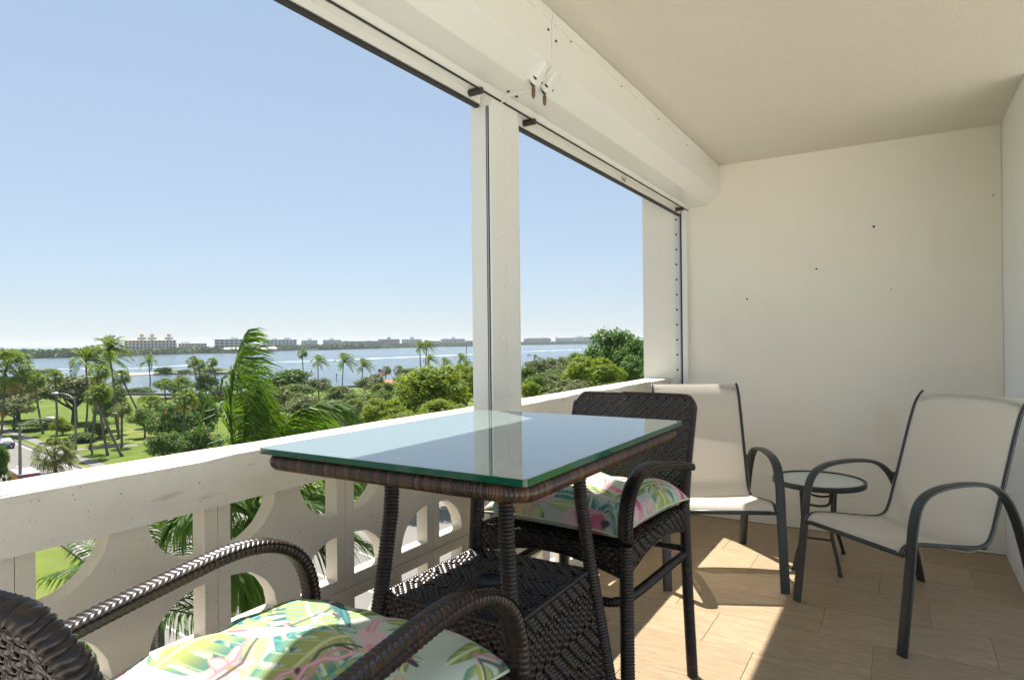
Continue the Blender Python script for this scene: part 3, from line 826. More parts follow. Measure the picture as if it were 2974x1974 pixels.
bot_c = [(-.262+bx, -.275+by), (.262+bx, -.275+by), (.262+bx, .275+by), (-.262+bx, .275+by)]
ped = MB(); ped.add([(*p, BT-.004) for p in top_c]+[(*p, .05) for p in bot_c], [(0, 1, 2, 3), (7, 6, 5, 4), (0, 4, 5, 1), (1, 5, 6, 2), (2, 6, 7, 3), (3, 7, 4, 0)])
po = part('pedestal', ped, M['wicker_base'], tb)
HOLE = .045
def in_hole(u, v):
    return math.hypot((u-.5)*.384, (v-.5)*.41) < HOLE
part('top_weave', weave(MB(), patch(*[(*p, BT-.003) for p in top_c]), .384, .41, .0105, .0032, in_hole, 8), M['wicker'], po, True, False)
part('parasol_hole', MB().lathe([(HOLE, -.004), (HOLE+.004, .003), (HOLE-.004, .004), (HOLE-.006, -.002), (.001, -.002)], 24, (bx, by, BT)), M['slot'], po, True)
for i in range(4):
    a, b = top_c[i], top_c[(i+1) % 4]; c, d_ = bot_c[(i+1) % 4], bot_c[i]
    part('side_weave', weave(MB(), patch((*d_, .05), (*c, .05), (*b, BT-.004), (*a, BT-.004)), .47, .555, .0115, .0032, None, 7), M['wicker'], po, True, False)
    edge = smooth_path([(*a, BT-.006), (*b, BT-.006)], 4)
    part('edge_wrap', wrap_tube(MB(), edge, .009, .010, 8), M['wicker'], po, True)
for i, (sx, sy) in enumerate(((-1, -1), (1, -1), (1, 1), (-1, 1))):
    pth = [(sx*.268+bx, sy*.281+by, 0), (sx*.198+bx, sy*.211+by, BT), (sx*.176+bx, sy*.196+by, .80), (sx*.170+bx, sy*.190+by, TZ-.05)]
    o = part('leg', wrap_tube(MB(), pth, .0195, .0092, 12), M['wicker'], tb, True)
    part('leg_core', MB().tube(pth, .0174, 8), M['wicker_base'], o)

# ---------------------------------------------------------------- sling chairs
def sling_chair():
    e = empty('sling_chair')
    side = [(.335, 0), (.310, .18), (.285, .36), (.268, .50), (.235, .585), (.165, .626), (.06, .640), (-.06, .638), (-.16, .618), (-.235, .565), (-.290, .475), (-.335, .36), (-.39, .19), (-.44, 0)]
    fl = [(.300, .386), (.285, .404), (.255, .415), (.16, .405), (.03, .384), (-.08, .368), (-.135, .366), (-.175, .380), (-.200, .415), (-.225, .48), (-.28, .64), (-.335, .80), (-.375, .90), (-.405, .945), (-.432, .968)]
    for s in (-1, 1):
        pth = smooth_path([(s*.282, y, z) for y, z in side], 6)
        o = part('arm_and_legs', ribbon(MB(), pth, .0225, .0085, 12, 3.5), M['frame'], e, 'auto')
        tp = smooth_path([(s*.252, y, z) for y, z in fl], 6)
        part('side_tube', MB().tube(tp, .0085, 10), M['frame'], e, True)
        for (y, z, y2) in ((.27, .405, .279), (-.254, .565, -.238)):
            part('bracket', MB().tube([(s*.252, y, z), (s*.282, y2, z)], .007, 8), M['frame'], o)
    P = smooth_path([(0, y, z) for y, z in fl], 6)
    def cloth(u, v):
        i = v*(len(P)-1); k = min(int(i), len(P)-2); p = P[k].lerp(P[k+1], i-k)
        t = (P[min(k+1, len(P)-1)]-P[max(k-1, 0)]).normalized(); nn = Vector((0, t.z, -t.y))
        sag = .010*(1-(2*u-1)**2)*math.sin(math.pi*min(1, max(0, v)))
        lift = .0105*max(0, 1-abs(abs(2*u-1)-.97)/.06)
        return p+Vector(((u-.5)*.520, 0, 0))+nn*(lift-sag)
    sl = part('sling', MB().grid(cloth, 16, 64), M['sling'], e, True, False)
    for u in (.035, .965):
        part('hem', MB().tube([cloth(u, v)+Vector((0, 0, .0012)) for v in np.linspace(.01, .99, 60)], .0016, 4), M['sling'], sl, True)
    part('cross_bar', MB().tube([(-.255, .292, .380), (.255, .292, .380)], .0115, 10), M['frame'], e, True)
    part('cross_bar', MB().tube(smooth_path([(-.252, -.16, .36), (-.1, -.17, .335), (.1, -.17, .335), (.252, -.16, .36)], 6), .0105, 10), M['frame'], e, True)
    part('top_bar', MB().tube(smooth_path([(-.250, -.405, .930), (-.12, -.43, .952), (.12, -.43, .952), (.250, -.405, .930)], 6), .0105, 10), M['frame'], e, True)
    return e
sc1 = sling_chair(); sc2 = copy_tree(sc1)
a1 = math.atan2(.444, .896)           # facing (.444, -.896)
sc1.location = (-.905, 3.525, 0); sc1.rotation_euler.z = math.pi+a1
a2 = math.atan2(-.655, .755)
sc2.location = (-.012, 3.352, 0); sc2.rotation_euler.z = math.pi+a2
tag(sc1, 'white sling chair with sunlit seat behind the wicker bar chair', 'sling chair', 'white sling chairs')
tag(sc2, 'white sling chair in full shade near the white facade wall', 'sling chair', 'white sling chairs')

# ---------------------------------------------------------------- round side table
st_ = empty('side_table', (-.412, 3.925, 0), R(2)); tag(st_, 'small round side table with frosted glass top between the sling chairs', 'side table')
part('glass_top', MB().lathe([(.221, .448), (.221, .4535)], 48), M['frosted'], st_, 'auto')
ringp = MB()
n = 56
for k in range(1): pass
prof = [(.217, .432), (.236, .432), (.239, .436), (.239, .457), (.236, .4605), (.224, .4605), (.2215, .457), (.2215, .4475), (.217, .446)]
vs = [(r*math.cos(2*math.pi*j/n), r*math.sin(2*math.pi*j/n), z) for r, z in prof for j in range(n)]
k = len(prof)
ringp.add(vs, [(i*n+j, i*n+(j+1) % n, ((i+1) % k)*n+(j+1) % n, ((i+1) % k)*n+j) for i in range(k) for j in range(n)])
part('rim', ringp, M['frame'], st_, 'auto')
for sx in (-1, 1):
    for sy in (-1, 1):
        off = .012*sy
        pth = smooth_path([(sx*.112, sy*.205, 0.004), (sx*.098, sy*.178, .07), (sx*.078, sy*.148, .15), (sx*.070, sy*.135, .20), (sx*.074, sy*.125, .32), (sx*.080, sy*.118, .436)], 6)
        o = part('leg', MB().tube(pth, .0095, 10), M['bronze_tube'], st_, True)
        part('foot_cap', MB().tube([(sx*.1125, sy*.206, 0), (sx*.1085, sy*.1985, .014)], .0108, 10), M['slot'], o)
for sy in (-1, 1):
    part('rung', MB().tube([(-.076, sy*.143, .165), (.076, sy*.143, .165)], .0065, 8), M['bronze_tube'], st_, True)
for sy in (-1, 1):
    u_ = smooth_path([(-.066, sy*.118, .43), (-.064, sy*.118, .375), (-.05, sy*.118, .345), (0, sy*.118, .335), (.05, sy*.118, .345), (.064, sy*.118, .375), (.066, sy*.118, .43)], 6)
    part('folding_bracket', MB().tube(u_, .0065, 8), M['bronze_tube'], st_, True)
    part('pivot', MB().tube([(-.082, sy*.119, .385), (-.06, sy*.118, .385)], .005, 8), M['slot'], st_)
    part('pivot', MB().tube([(.082, sy*.119, .385), (.06, sy*.118, .385)], .005, 8), M['slot'], st_)
# ================================================================== THE VIEW
WZ = GZ-1.1                                                  # water level
M['grass'] = mat('lawn', (.135, .185, .024), .9, spec=.1, col2=(.07, .115, .018), vscale=.22, detail=10, bump=1., bscale=6)
add_specks(M['grass'], .05, .56, (.29, .27, .10), .6, soft=.14)
add_specks(M['grass'], .4, .64, (.26, .22, .11), .5, soft=.08)
M['asphalt'] = mat('sun_bleached_asphalt', (.19, .175, .155), .9, var=.15, vscale=.4, bump=.3, bscale=20)
M['concrete'] = mat('pale_concrete', (.205, .19, .168), .9, var=.12, vscale=.5, bump=.2, bscale=20)
M['line'] = mat('road_paint', (.72, .71, .68), .8, var=.1, vscale=3)
M['sand'] = mat('sand', (.55, .47, .34), .95, var=.1, vscale=.2)
M['rock'] = mat('dark_rock', (.09, .08, .07), .9, var=.4, vscale=.8, bump=1, bscale=3)
M['land'] = mat('island_ground', (.14, .16, .06), .95, var=.3, vscale=.05)
M['foam'] = mat('wake_foam', (.62, .66, .68), .8, col2=(.30, .38, .44), vscale=.35)
def water_mat():
    Mx = mat('lagoon_water', (.055, .115, .17), .16, spec=.42); t = Mx.node_tree; N = t.nodes; L = t.links; b = N['Principled BSDF']
    b.inputs['IOR'].default_value = 1.33
    tc = N.new('ShaderNodeTexCoord'); mp = N.new('ShaderNodeMapping'); mp.inputs['Scale'].default_value = (.55, .35, .5); mp.inputs['Rotation'].default_value = (0, 0, .6)
    L.new(tc.outputs['Object'], mp.inputs[0])
    n1 = N.new('ShaderNodeTexNoise'); n1.inputs['Scale'].default_value = .55; n1.inputs['Detail'].default_value = 7; n1.inputs['Roughness'].default_value = .62
    L.new(mp.outputs[0], n1.inputs['Vector'])
    bp = N.new('ShaderNodeBump'); bp.inputs['Strength'].default_value = 1; bp.inputs['Distance'].default_value = 1.1
    L.new(n1.outputs[0], bp.inputs['Height']); L.new(bp.outputs[0], b.inputs['Normal'])
    n2 = N.new('ShaderNodeTexNoise'); n2.inputs['Scale'].default_value = .012; n2.inputs['Detail'].default_value = 6
    mp2 = N.new('ShaderNodeMapping'); mp2.inputs['Rotation'].default_value = (0, 0, YAW); mp2.inputs['Scale'].default_value = (.35, 2.2, 1)
    L.new(tc.outputs['Object'], mp2.inputs[0]); L.new(mp2.outputs[0], n2.inputs['Vector'])
    rp = N.new('ShaderNodeValToRGB'); L.new(n2.outputs[0], rp.inputs[0])
    rp.color_ramp.elements[0].position = .35; rp.color_ramp.elements[1].position = .65
    rp.color_ramp.elements[0].color = (.085, .135, .175, 1); rp.color_ramp.elements[1].color = (.12, .175, .215, 1)
    L.new(rp.outputs[0], b.inputs['Base Color']); return Mx
M['water'] = water_mat()

def sheet(name, pts, z, m_, label=None, parent=None, kind='structure', thick=0.):
    mb = MB(); n = len(pts)
    if thick: mb.prism([(p[0], p[1]) for p in pts], z-thick, z, 'xy')
    else: mb.add([(p[0], p[1], z) for p in pts], [tuple(range(n))])
    o = part(name, mb, m_, parent, recalc=bool(thick))
    if not thick and o.data.polygons[0].normal.z < 0: o.data.flip_normals()
    if parent is None: struct(o, kind, label)
    return o
def gp(*px, z=GZ): return [ground(x, y, z) for x, y in px]
wt = MB(); wt.add([(-30000, -6000, WZ), (20000, -6000, WZ), (20000, 40000, WZ), (-30000, 40000, WZ)], [(0, 1, 2, 3)])
struct(part('water', wt, M['water'], None, recalc=False), label='rippled blue lagoon reaching to the sea horizon')
shore = gp((-700, 1152), (-200, 1148), (200, 1147), (420, 1147), (660, 1150), (800, 1140), (900, 1132), (1000, 1126), (1120, 1120), (1400, 1108), (1800, 1095), (2600, 1085))
park = [(p.x, p.y) for p in shore]+[(160, 260), (160, -90), (-160, -90), (-320, -60)]
sheet('park_ground', park, GZ, M['grass'], 'bright green park lawn below the balcony', thick=2.5)
# waterfront path and low sea wall
for k, (a, b) in enumerate(zip(shore[1:8], shore[2:9])):
    pass
fw = (Vector((CF.x, CF.y, 0))).normalized()
pa = [p for p in shore[1:9]]
mb = MB()
for a, b in zip(pa, pa[1:]):
    i = len(mb.v); mb.add([(a.x-fw.x*7, a.y-fw.y*7, GZ+.02), (b.x-fw.x*7, b.y-fw.y*7, GZ+.02), (b.x-fw.x*4, b.y-fw.y*4, GZ+.02), (a.x-fw.x*4, a.y-fw.y*4, GZ+.02)], [(0, 1, 2, 3)])
struct(part('waterfront_path', mb, M['concrete'], None, recalc=False), label='pale path along the waterfront')
mb = MB()
for a, b in zip(pa, pa[1:]):
    mb.bar((a.x-fw.x*.6, a.y-fw.y*.6, GZ+.2), (b.x-fw.x*.6, b.y-fw.y*.6, GZ+.2), .5, 1.0)
struct(part('sea_wall', mb, M['concrete']), label='low grey sea wall at the lagoon edge')
# street: kerb line through these two pixels
k0_, k1_ = ground(0, 1261), ground(121, 1311)
kd = (k1_-k0_).normalized(); kn = Vector((kd.y, -kd.x, 0))
if (CAM-k0_).dot(kn) < 0: kn = -kn                            # towards the building
def street_strip(name, o0, o1, z, m_, label, l0=-150, l1=90, thick=0.):
    pts = [k0_+kd*l0+kn*o0, k0_+kd*l1+kn*o0, k0_+kd*l1+kn*o1, k0_+kd*l0+kn*o1]
    return sheet(name, [(p.x, p.y) for p in pts], z, m_, label, thick=thick)
street_strip('road', .15, 10.2, GZ+.02, M['asphalt'], 'sun bleached grey street with parked traffic')
street_strip('kerb', -.15, .15, GZ+.14, M['concrete'], 'concrete kerb along the park side of the street', thick=.14)
street_strip('kerb', 10.2, 10.5, GZ+.14, M['concrete'], 'concrete kerb along the building side of the street', thick=.14)
# sidewalk offset measured from its own pixels
sw_hi, sw_lo = ground(130, 1284), ground(118, 1296)
o_hi, o_lo = (sw_hi-k0_).dot(kn), (sw_lo-k0_).dot(kn)
swk = street_strip('sidewalk', min(o_hi, o_lo), max(o_hi, o_lo), GZ+.05, M['concrete'], 'pale concrete sidewalk beside the street')
for l in range(-140, 90, 9):
    c = k0_+kd*l+kn*5.1; 
    mb = MB(); mb.bar((c.x, c.y, GZ+.026), (c.x+kd.x*3, c.y+kd.y*3, GZ+.026), .14, .006); part('lane_dash', mb, M['line'], bpy.data.objects['road'])
for o_ in (.7, 9.7):
    a, b = k0_+kd*-150+kn*o_, k0_+kd*90+kn*o_
    part('edge_line', MB().bar((a.x, a.y, GZ+.026), (b.x, b.y, GZ+.026), .12, .006), M['line'], bpy.data.objects['road'])
fp = gp((215, 1303), (300, 1297), (300, 1292), (400, 1290), (400, 1295), (310, 1300), (225, 1309))
sheet('foot_path', [(p.x, p.y) for p in fp], GZ+.03, M['concrete'], 'pale footpath branching into the park')
# car park under the building
pk = gp((320, 1470), (1500, 1440), (2300, 1500)) + [Vector((40, 60, GZ)), Vector((60, -80, GZ)), Vector((-70, -80, GZ)), Vector((-40, -5, GZ))] + gp((60, 2300), (330, 1760))
lot = sheet('car_park', [(p.x, p.y) for p in pk], GZ+.025, M['concrete'], 'pale concrete car park below the balcony')
for (a, b) in (((446, 1800), (545, 1852)), ((530, 1720), (600, 1755)), ((640, 1900), (760, 1960)), ((380, 1980), (520, 2050)), ((1000, 1560), (1090, 1600)), ((1010, 1690), (1130, 1740)), ((860, 1640), (930, 1670)), ((1060, 1610), (1130, 1640))):
    p, q = ground(*a), ground(*b); d_ = (q-p).normalized()
    p, q = p-d_*.8, q+d_*.8
    part('bay_line', MB().bar((p.x, p.y, GZ+.031), (q.x, q.y, GZ+.031), .16, .006), M['line'], lot)
wl = gp((150, 1530), (330, 1620), (352, 1605), (200, 1527)); sheet('garden_path', [(p.x, p.y) for p in wl], GZ+.035, M['concrete'], 'pale path between lawn and car park')

# ---------------------------------------------------------------- far shore
shp = [(-900, 1054), (-300, 1047), (100, 1041), (330, 1036), (470, 1030), (600, 1026), (738, 1025.5), (748, 1020), (900, 1015.5), (1100, 1012), (1250, 1007), (1400, 1005), (1520, 1001.5), (1750, 998.5), (2300, 993)]
FS = [ground(x, y, WZ) for x, y in shp]
fs_land = [(p.x, p.y) for p in FS]+[(p.x+fw.x*w_, p.y+fw.y*w_) for p, w_ in zip(FS[::-1], [500]*4+[450]*4+[380]*7)]
sheet('far_island', fs_land, WZ+1.2, M['land'], 'low green barrier island across the lagoon', thick=1.6)
def shore_depth(x):
    for (a, pa_), (b, pb_) in zip(zip([s[0] for s in shp], FS), zip([s[0] for s in shp][1:], FS[1:])):
        if a <= x <= b:
            t = (x-a)/(b-a); return depth_of(pa_.lerp(pb_, t))
    return depth_of(FS[-1])

def quads_mesh(name, C_, A, B):
    """n leaf-shaped quads: centre C, half axis A (long) and B (wide); arrays n x 3"""
    n_ = len(C_); V_ = np.empty((n_, 4, 3))
    V_[:, 0] = C_-A; V_[:, 1] = C_+B-A*.1; V_[:, 2] = C_+A; V_[:, 3] = C_-B-A*.1
    me = bpy.data.meshes.new(name)
    me.vertices.add(n_*4); me.vertices.foreach_set('co', V_.reshape(-1).astype(np.float32))
    me.loops.add(n_*4); me.loops.foreach_set('vertex_index', np.arange(n_*4, dtype=np.int32))
    me.polygons.add(n_); me.polygons.foreach_set('loop_start', np.arange(0, n_*4, 4, dtype=np.int32))
    me.update(calc_edges=True); return me
def unit(a): return a/np.maximum(1e-9, np.linalg.norm(a, axis=1, keepdims=True))
def leaf_cloud(name, blobs, n_, size, seed, up=.45, clump=14, shell=.55):
    """blobs: (centre, radii). Leaves gathered in clumps near the blob surfaces."""
    rg = np.random.default_rng(seed); blobs = [(np.array(c, float), np.array(r, float)*np.ones(3)) for c, r in blobs]
    wgt = np.array([(r.prod())**(2/3) for c, r in blobs]); wgt /= wgt.sum()
    nc = n_//clump; bi = rg.choice(len(blobs), nc, p=wgt)
    dirs = unit(rg.normal(size=(nc, 3))); rad = shell+(1-shell)*rg.random((nc, 1))**.6
    cc = np.array([b[0] for b in blobs])[bi]; rr = np.array([b[1] for b in blobs])[bi]
    clc = cc+dirs*rr*rad; out = dirs/rr; out = unit(out)
    # drop clumps deep inside another blob
    idx = np.repeat(np.arange(nc), clump); m_ = len(idx)
    C_ = clc[idx]+rg.normal(size=(m_, 3))*size*1.25
    nrm = unit(out[idx]*.8+np.array([0, 0, up])+rg.normal(size=(m_, 3))*.75)
    t = unit(np.cross(nrm, rg.normal(size=(m_, 3)))); b = np.cross(nrm, t)
    s = size*(.65+.7*rg.random((m_, 1)))
    return quads_mesh(name, C_, t*s, b*s*.55)

def leafm(name, cols, tcol, tf=.35, rough=.5):
    return mat(name, tuple(c*1.25 for c in cols[-1]), max(rough, .55), spec=.22, island=cols, col2=tuple(c*.55 for c in cols[0]), vscale=2.6, detail=3, translucent=(tf, tcol))
M['leaf_far'] = leafm('far_foliage', [(0.053, 0.104, 0.03), (0.105, 0.169, 0.042), (0.075, 0.14, 0.048), (0.128, 0.198, 0.054)], (.10, .14, .04), .15)
M['leaf_dark'] = leafm('dark_glossy_leaf', [(0.048, 0.114, 0.021), (0.095, 0.19, 0.031), (0.067, 0.141, 0.024), (0.141, 0.247, 0.038)], (.13, .25, .02), .30, .4)
M['leaf_mid'] = leafm('mid_green_leaf', [(0.081, 0.145, 0.029), (0.137, 0.209, 0.04), (0.097, 0.169, 0.036), (0.177, 0.258, 0.048)], (.20, .30, .03), .32)
M['leaf_yellow'] = leafm('yellow_green_leaf', [(0.098, 0.158, 0.018), (0.179, 0.254, 0.024), (0.128, 0.194, 0.021), (0.254, 0.329, 0.03)], (.34, .42, .02), .38, .42)
M['leaf_olive'] = leafm('olive_leaf', [(0.129, 0.161, 0.057), (0.206, 0.237, 0.086), (0.161, 0.194, 0.076), (0.259, 0.292, 0.114)], (.16, .19, .05), .25)
M['palm_leaf'] = leafm('palm_leaf', [(0.09, 0.169, 0.025), (0.169, 0.258, 0.038), (0.118, 0.198, 0.031), (0.238, 0.317, 0.052)], (.24, .32, .03), .35, .36)
M['palm_olive'] = leafm('grey_palm_leaf', [(0.121, 0.158, 0.048), (0.204, 0.24, 0.072), (0.158, 0.194, 0.064), (0.277, 0.297, 0.097)], (.20, .24, .06), .3, .4)
M['palm_near'] = leafm('near_palm_leaf', [(.030, .075, .012), (.055, .12, .018), (.04, .09, .014), (.09, .15, .022)], (.20, .36, .02), .30, .36)
M['dead_leaf'] = leafm('dead_palm_leaf', [(.16, .09, .035), (.22, .13, .05), (.12, .07, .03)], (.25, .14, .04), .2)
M['flower'] = leafm('pink_blossom', [(.55, .12, .20), (.68, .22, .30), (.6, .16, .28)], (.7, .2, .3), .3)
M['bark'] = mat('grey_bark', (.15, .125, .10), .9, var=.4, vscale=3, bump=1, bscale=12)
M['palm_bark'] = mat('palm_trunk', (.20, .17, .135), .9, var=.4, vscale=2, bump=1, bscale=8, stretch=(1, 1, 6))
M['palm_bark_green'] = mat('royal_palm_trunk', (.26, .25, .22), .8, var=.2, vscale=1)

# far-off wood: one mass
rgf = np.random.default_rng(5); CC, SS = [], []
for k in range(2300):
    x = rgf.uniform(-500, 1900); dep = shore_depth(x)+3+abs(rgf.normal())*55
    sc_ = dep/F_PX
    hpx = rgf.uniform(8, 18) if x > 340 else rgf.uniform(12, 24)
    if x > 1080: hpx *= .7
    if 340 < x < 700: hpx = rgf.uniform(8, 18)
    h = min(13, hpx*sc_); p = at_depth(x, 1000, dep); p.z = WZ+1.0
    nq = 34
    c = np.array(p)+np.stack([rgf.normal(size=nq)*h*.42, rgf.normal(size=nq)*h*.42, np.abs(rgf.random(nq))*h*.95], 1)
    CC.append(c); SS.append(np.full((nq, 1), h*.17)*(.6+.8*rgf.random((nq, 1))))
CC, SS = np.concatenate(CC), np.concatenate(SS)
nr = unit(rgf.normal(size=CC.shape)+np.array([0, 0, .4])); t_ = unit(np.cross(nr, rgf.normal(size=CC.shape))); b_ = np.cross(nr, t_)
fw_o = link('far_shore_wood', quads_mesh('far_shore_wood', CC, t_*SS, b_*SS*.8), M['leaf_far']); tag(fw_o, 'low dark green wood lining the far shore', kind='stuff'); del fw_o['label']
fw_o['label'] = 'low dark green wood lining the far shore'

# ---------------------------------------------------------------- far buildings
M['bwhite'] = mat('white_render', (.78, .77, .75), .8, var=.06, vscale=.2)
M['bcream'] = mat('cream_render', (.84, .77, .65), .8, var=.06, vscale=.2)
M['bgrey'] = mat('grey_render', (.52, .51, .49), .8, var=.1, vscale=.2)
M['roof_tan'] = mat('faded_tile_roof', (.52, .36, .24), .85, var=.15, vscale=.4)
M['roof_red'] = mat('terracotta_roof', (.42, .19, .10), .85, var=.2, vscale=.6)
M['win'] = mat('far_window', (.05, .07, .085), .2)
def facing_frame(x, dep):
    d_ = ray(x, 1000); d_ = Vector((d_.x, d_.y, 0)).normalized(); return math.atan2(d_.y, d_.x)-math.pi/2
def building(name, x0, x1, ytop, label, floors, bays, mwall, off=70, roof='flat', depth_m=26, pent=None, winf=.62, ybase=None):
    xm = (x0+x1)/2; dep = shore_depth(xm)+off; k = dep/F_PX
    w = (x1-x0)*k; pt = at_depth(xm, ytop, dep); H_ = pt.z-(WZ+1.0)
    e = empty(name, (pt.x, pt.y, WZ+1.0), facing_frame(xm, dep)); tag(e, label, 'building')
    fh = H_/floors
    wb = part('wall', MB().box(-w/2, w/2, 0, depth_m, 0, H_-.35), mwall, e)
    # floor slabs / balcony edges stand proud
    for f in range(1, floors+1):
        part('floor_slab', MB().box(-w/2-.25, w/2+.25, -1.1, -.01, f*fh-.55, f*fh-.1), mwall, e)
    bw = w/bays; wm = MB().box(-bw*winf/2, bw*winf/2, -.12, .2, 0, fh*.62).mesh('window'); wm.materials.append(M['win'])
    for f in range(floors):
        for b in range(bays):
            link('window', wm, None, wb, (-w/2+(b+.5)*bw, 0, f*fh+fh*.14))
    if roof == 'flat':
        part('roof', MB().box(-w/2-.4, w/2+.4, -.6, depth_m+.4, H_-.34, H_+.25), mwall, e)
        for (a, b, h) in (pent or [(.4, .6, 3.)]):
            part('penthouse', MB().box(-w/2+a*w, -w/2+b*w, 4, depth_m-4, H_+.26, H_+h), mwall, e)
    else:
        rh = 5.; o_ = .9
        ro = MB().add([(-w/2-o_, -o_, H_-.34), (w/2+o_, -o_, H_-.34), (w/2+o_, depth_m+o_, H_-.34), (-w/2-o_, depth_m+o_, H_-.34),
                       (-w/2+9, 9, H_+rh*.6), (w/2-9, 9, H_+rh*.6), (w/2-9, depth_m-9, H_+rh*.6), (-w/2+9, depth_m-9, H_+rh*.6)],
                      [(0, 1, 5, 4), (1, 2, 6, 5), (2, 3, 7, 6), (3, 0, 4, 7), (4, 5, 6, 7), (3, 2, 1, 0)])
        r_ = part('roof', ro, M['roof_tan'], e)
        for t in (pent or []):
            cx = -w/2+t*w
            part('cupola', MB().box(cx-7, cx+7, 6, 16, H_+.5, H_+5.5), M['bcream'], e)
            part('cupola_tower', MB().lathe([(3.4, 0), (3.4, 3.6)], 10, (cx, 10, H_+5.5)), M['bcream'], e)
            part('cupola_dome', MB().lathe([(4.2, 0), (3.8, 1.0), (2.4, 2.3), (.4, 3.2), (.2, 4.4)], 12, (cx, 10, H_+9.1)), M['roof_tan'], e, 'auto')
    return e
building('grand_hotel', 372, 503, 988, 'cream hotel with terracotta roof and three domed cupolas across the lagoon', 5, 14, M['bcream'], 90, 'hip', 30, [.33, .53, .86])
building('hotel_wing', 503, 513, 996, 'narrow lower cream wing at the side of the domed hotel', 4, 2, M['bcream'], 88)
building('low_building', 522, 596, 997, 'low cream flat roofed building between hotel and glass fronted apartments', 3, 9, M['bcream'], 110, pent=[(.1, .42, 3.2)])
building('apartment_block', 627, 704, 985, 'white apartment block with dark glass front beside the near windblown palm', 5, 6, M['bwhite'], 95, pent=[(.55, .8, 4.)], winf=.82)
building('apartment_block', 766, 859, 986, 'wide white apartment block with two penthouses across the lagoon', 5, 9, M['bwhite'], 100, pent=[(.28, .42, 4.), (.62, .82, 5)], winf=.7)
building('apartment_block', 876, 921, 988, 'small white apartment block with seven narrow bays', 5, 7, M['bwhite'], 100, pent=[(.4, .65, 5)])
building('apartment_block', 939, 990, 987, 'white apartment block adjoining the long grey terrace', 5, 8, M['bwhite'], 100, pent=[(.35, .6, 5)])
building('long_terrace', 991, 1098, 990.5, 'long low grey apartment terrace between two white blocks', 4, 18, M['bgrey'], 100, pent=[(.1, .2, 2), (.7, .8, 2)])
building('apartment_block', 1099, 1160, 985, 'grey white apartment block at the end of the long terrace', 5, 10, M['bgrey'], 110, pent=[(.42, .58, 7)])
building('apartment_block', 1167, 1225, 985, 'white apartment block with tall central stair tower behind tall palms', 5, 9, M['bwhite'], 110, pent=[(.4, .62, 8)])
building('apartment_block', 1231, 1279, 990, 'low beige apartment row between two taller blocks', 3, 9, M['bcream'], 110, pent=[(.1, .3, 2)])
building('apartment_block', 1280, 1350, 984, 'broad pale apartment block with roof terrace beside the white post', 5, 12, M['bwhite'], 120, pent=[(.1, .3, 3), (.45, .6, 7)])
building('apartment_block', 1351, 1420, 989, 'grey apartment row partly behind the white post', 4, 12, M['bgrey'], 120)
building('long_terrace', 1521, 1600, 983, 'long grey far off apartment row seen beyond the anchored sailboat', 4, 16, M['bgrey'], 130, pent=[(.1, .9, 3)])
building('apartment_block', 1613, 1668, 981, 'far off white apartment slab beside the grey apartment row', 6, 10, M['bwhite'], 150, pent=[(.0, .1, 4), (.9, 1., 4)])
building('apartment_block', 1669, 1745, 978.5, 'tallest far off white apartment slab behind the big dark tree', 7, 12, M['bwhite'], 160, pent=[(.1, .3, 6), (.7, .8, 7)])
# small buildings at the water's edge
def cottage(x0, x1, ytop, dep_off, label, mw, h_roof=2.2):
    xm = (x0+x1)/2; dep = shore_depth(xm)+dep_off; k = dep/F_PX; w = (x1-x0)*k; pt = at_depth(xm, ytop, dep)
    e = empty('shore_pavilion', (pt.x, pt.y, WZ+1), facing_frame(xm, dep)); tag(e, label, 'building'); H_ = max(2.5, pt.z-WZ-1-h_roof)
    wl_ = part('wall', MB().box(-w/2, w/2, 0, 9, 0, H_), mw, e)
    part('roof', MB().add([(-w/2-.8, -.8, H_+.01), (w/2+.8, -.8, H_+.01), (w/2+.8, 9.8, H_+.01), (-w/2-.8, 9.8, H_+.01), (-w/2+2, 4.5, H_+h_roof), (w/2-2, 4.5, H_+h_roof)], [(0, 1, 5, 4), (1, 2, 5), (2, 3, 4, 5), (3, 0, 4), (3, 2, 1, 0)]), M['bcream'] if mw is not M['bcream'] else M['roof_red'], e)
    for i in range(4):
        part('window', MB().box(-w/2+w*(i+.3)/4, -w/2+w*(i+.7)/4, -.05, .1, H_*.25, H_*.8), M['win'], wl_)
cottage(500, 538, 1014, 30, 'small terracotta roofed house at the water below the hotel', M['bcream'])
cottage(655, 800, 1008, 45, 'wide pale roofed pavilion at the water behind the windblown palm', M['bgrey'], 3.5)
# jetty with railing below the pavilion
jp = at_depth(748, 1000, shore_depth(735)-14)
jt = empty('jetty', (jp.x, jp.y, WZ), facing_frame(748, 1)); tag(jt, 'dark timber jetty reaching out from the far shore', 'jetty')
part('deck', MB().box(-28, 26, -4, 4, .8, 1.6), M['rock'], jt)
for i in range(7): part('pile', MB().tube([(-26+8*i, -3.5, -1), (-26+8*i, -3.5, 2.6)], .35, 8), M['bark'], jt)
part('railing', MB().box(-28, 26, -4, -3.8, 2.4, 2.6), M['bark'], jt)

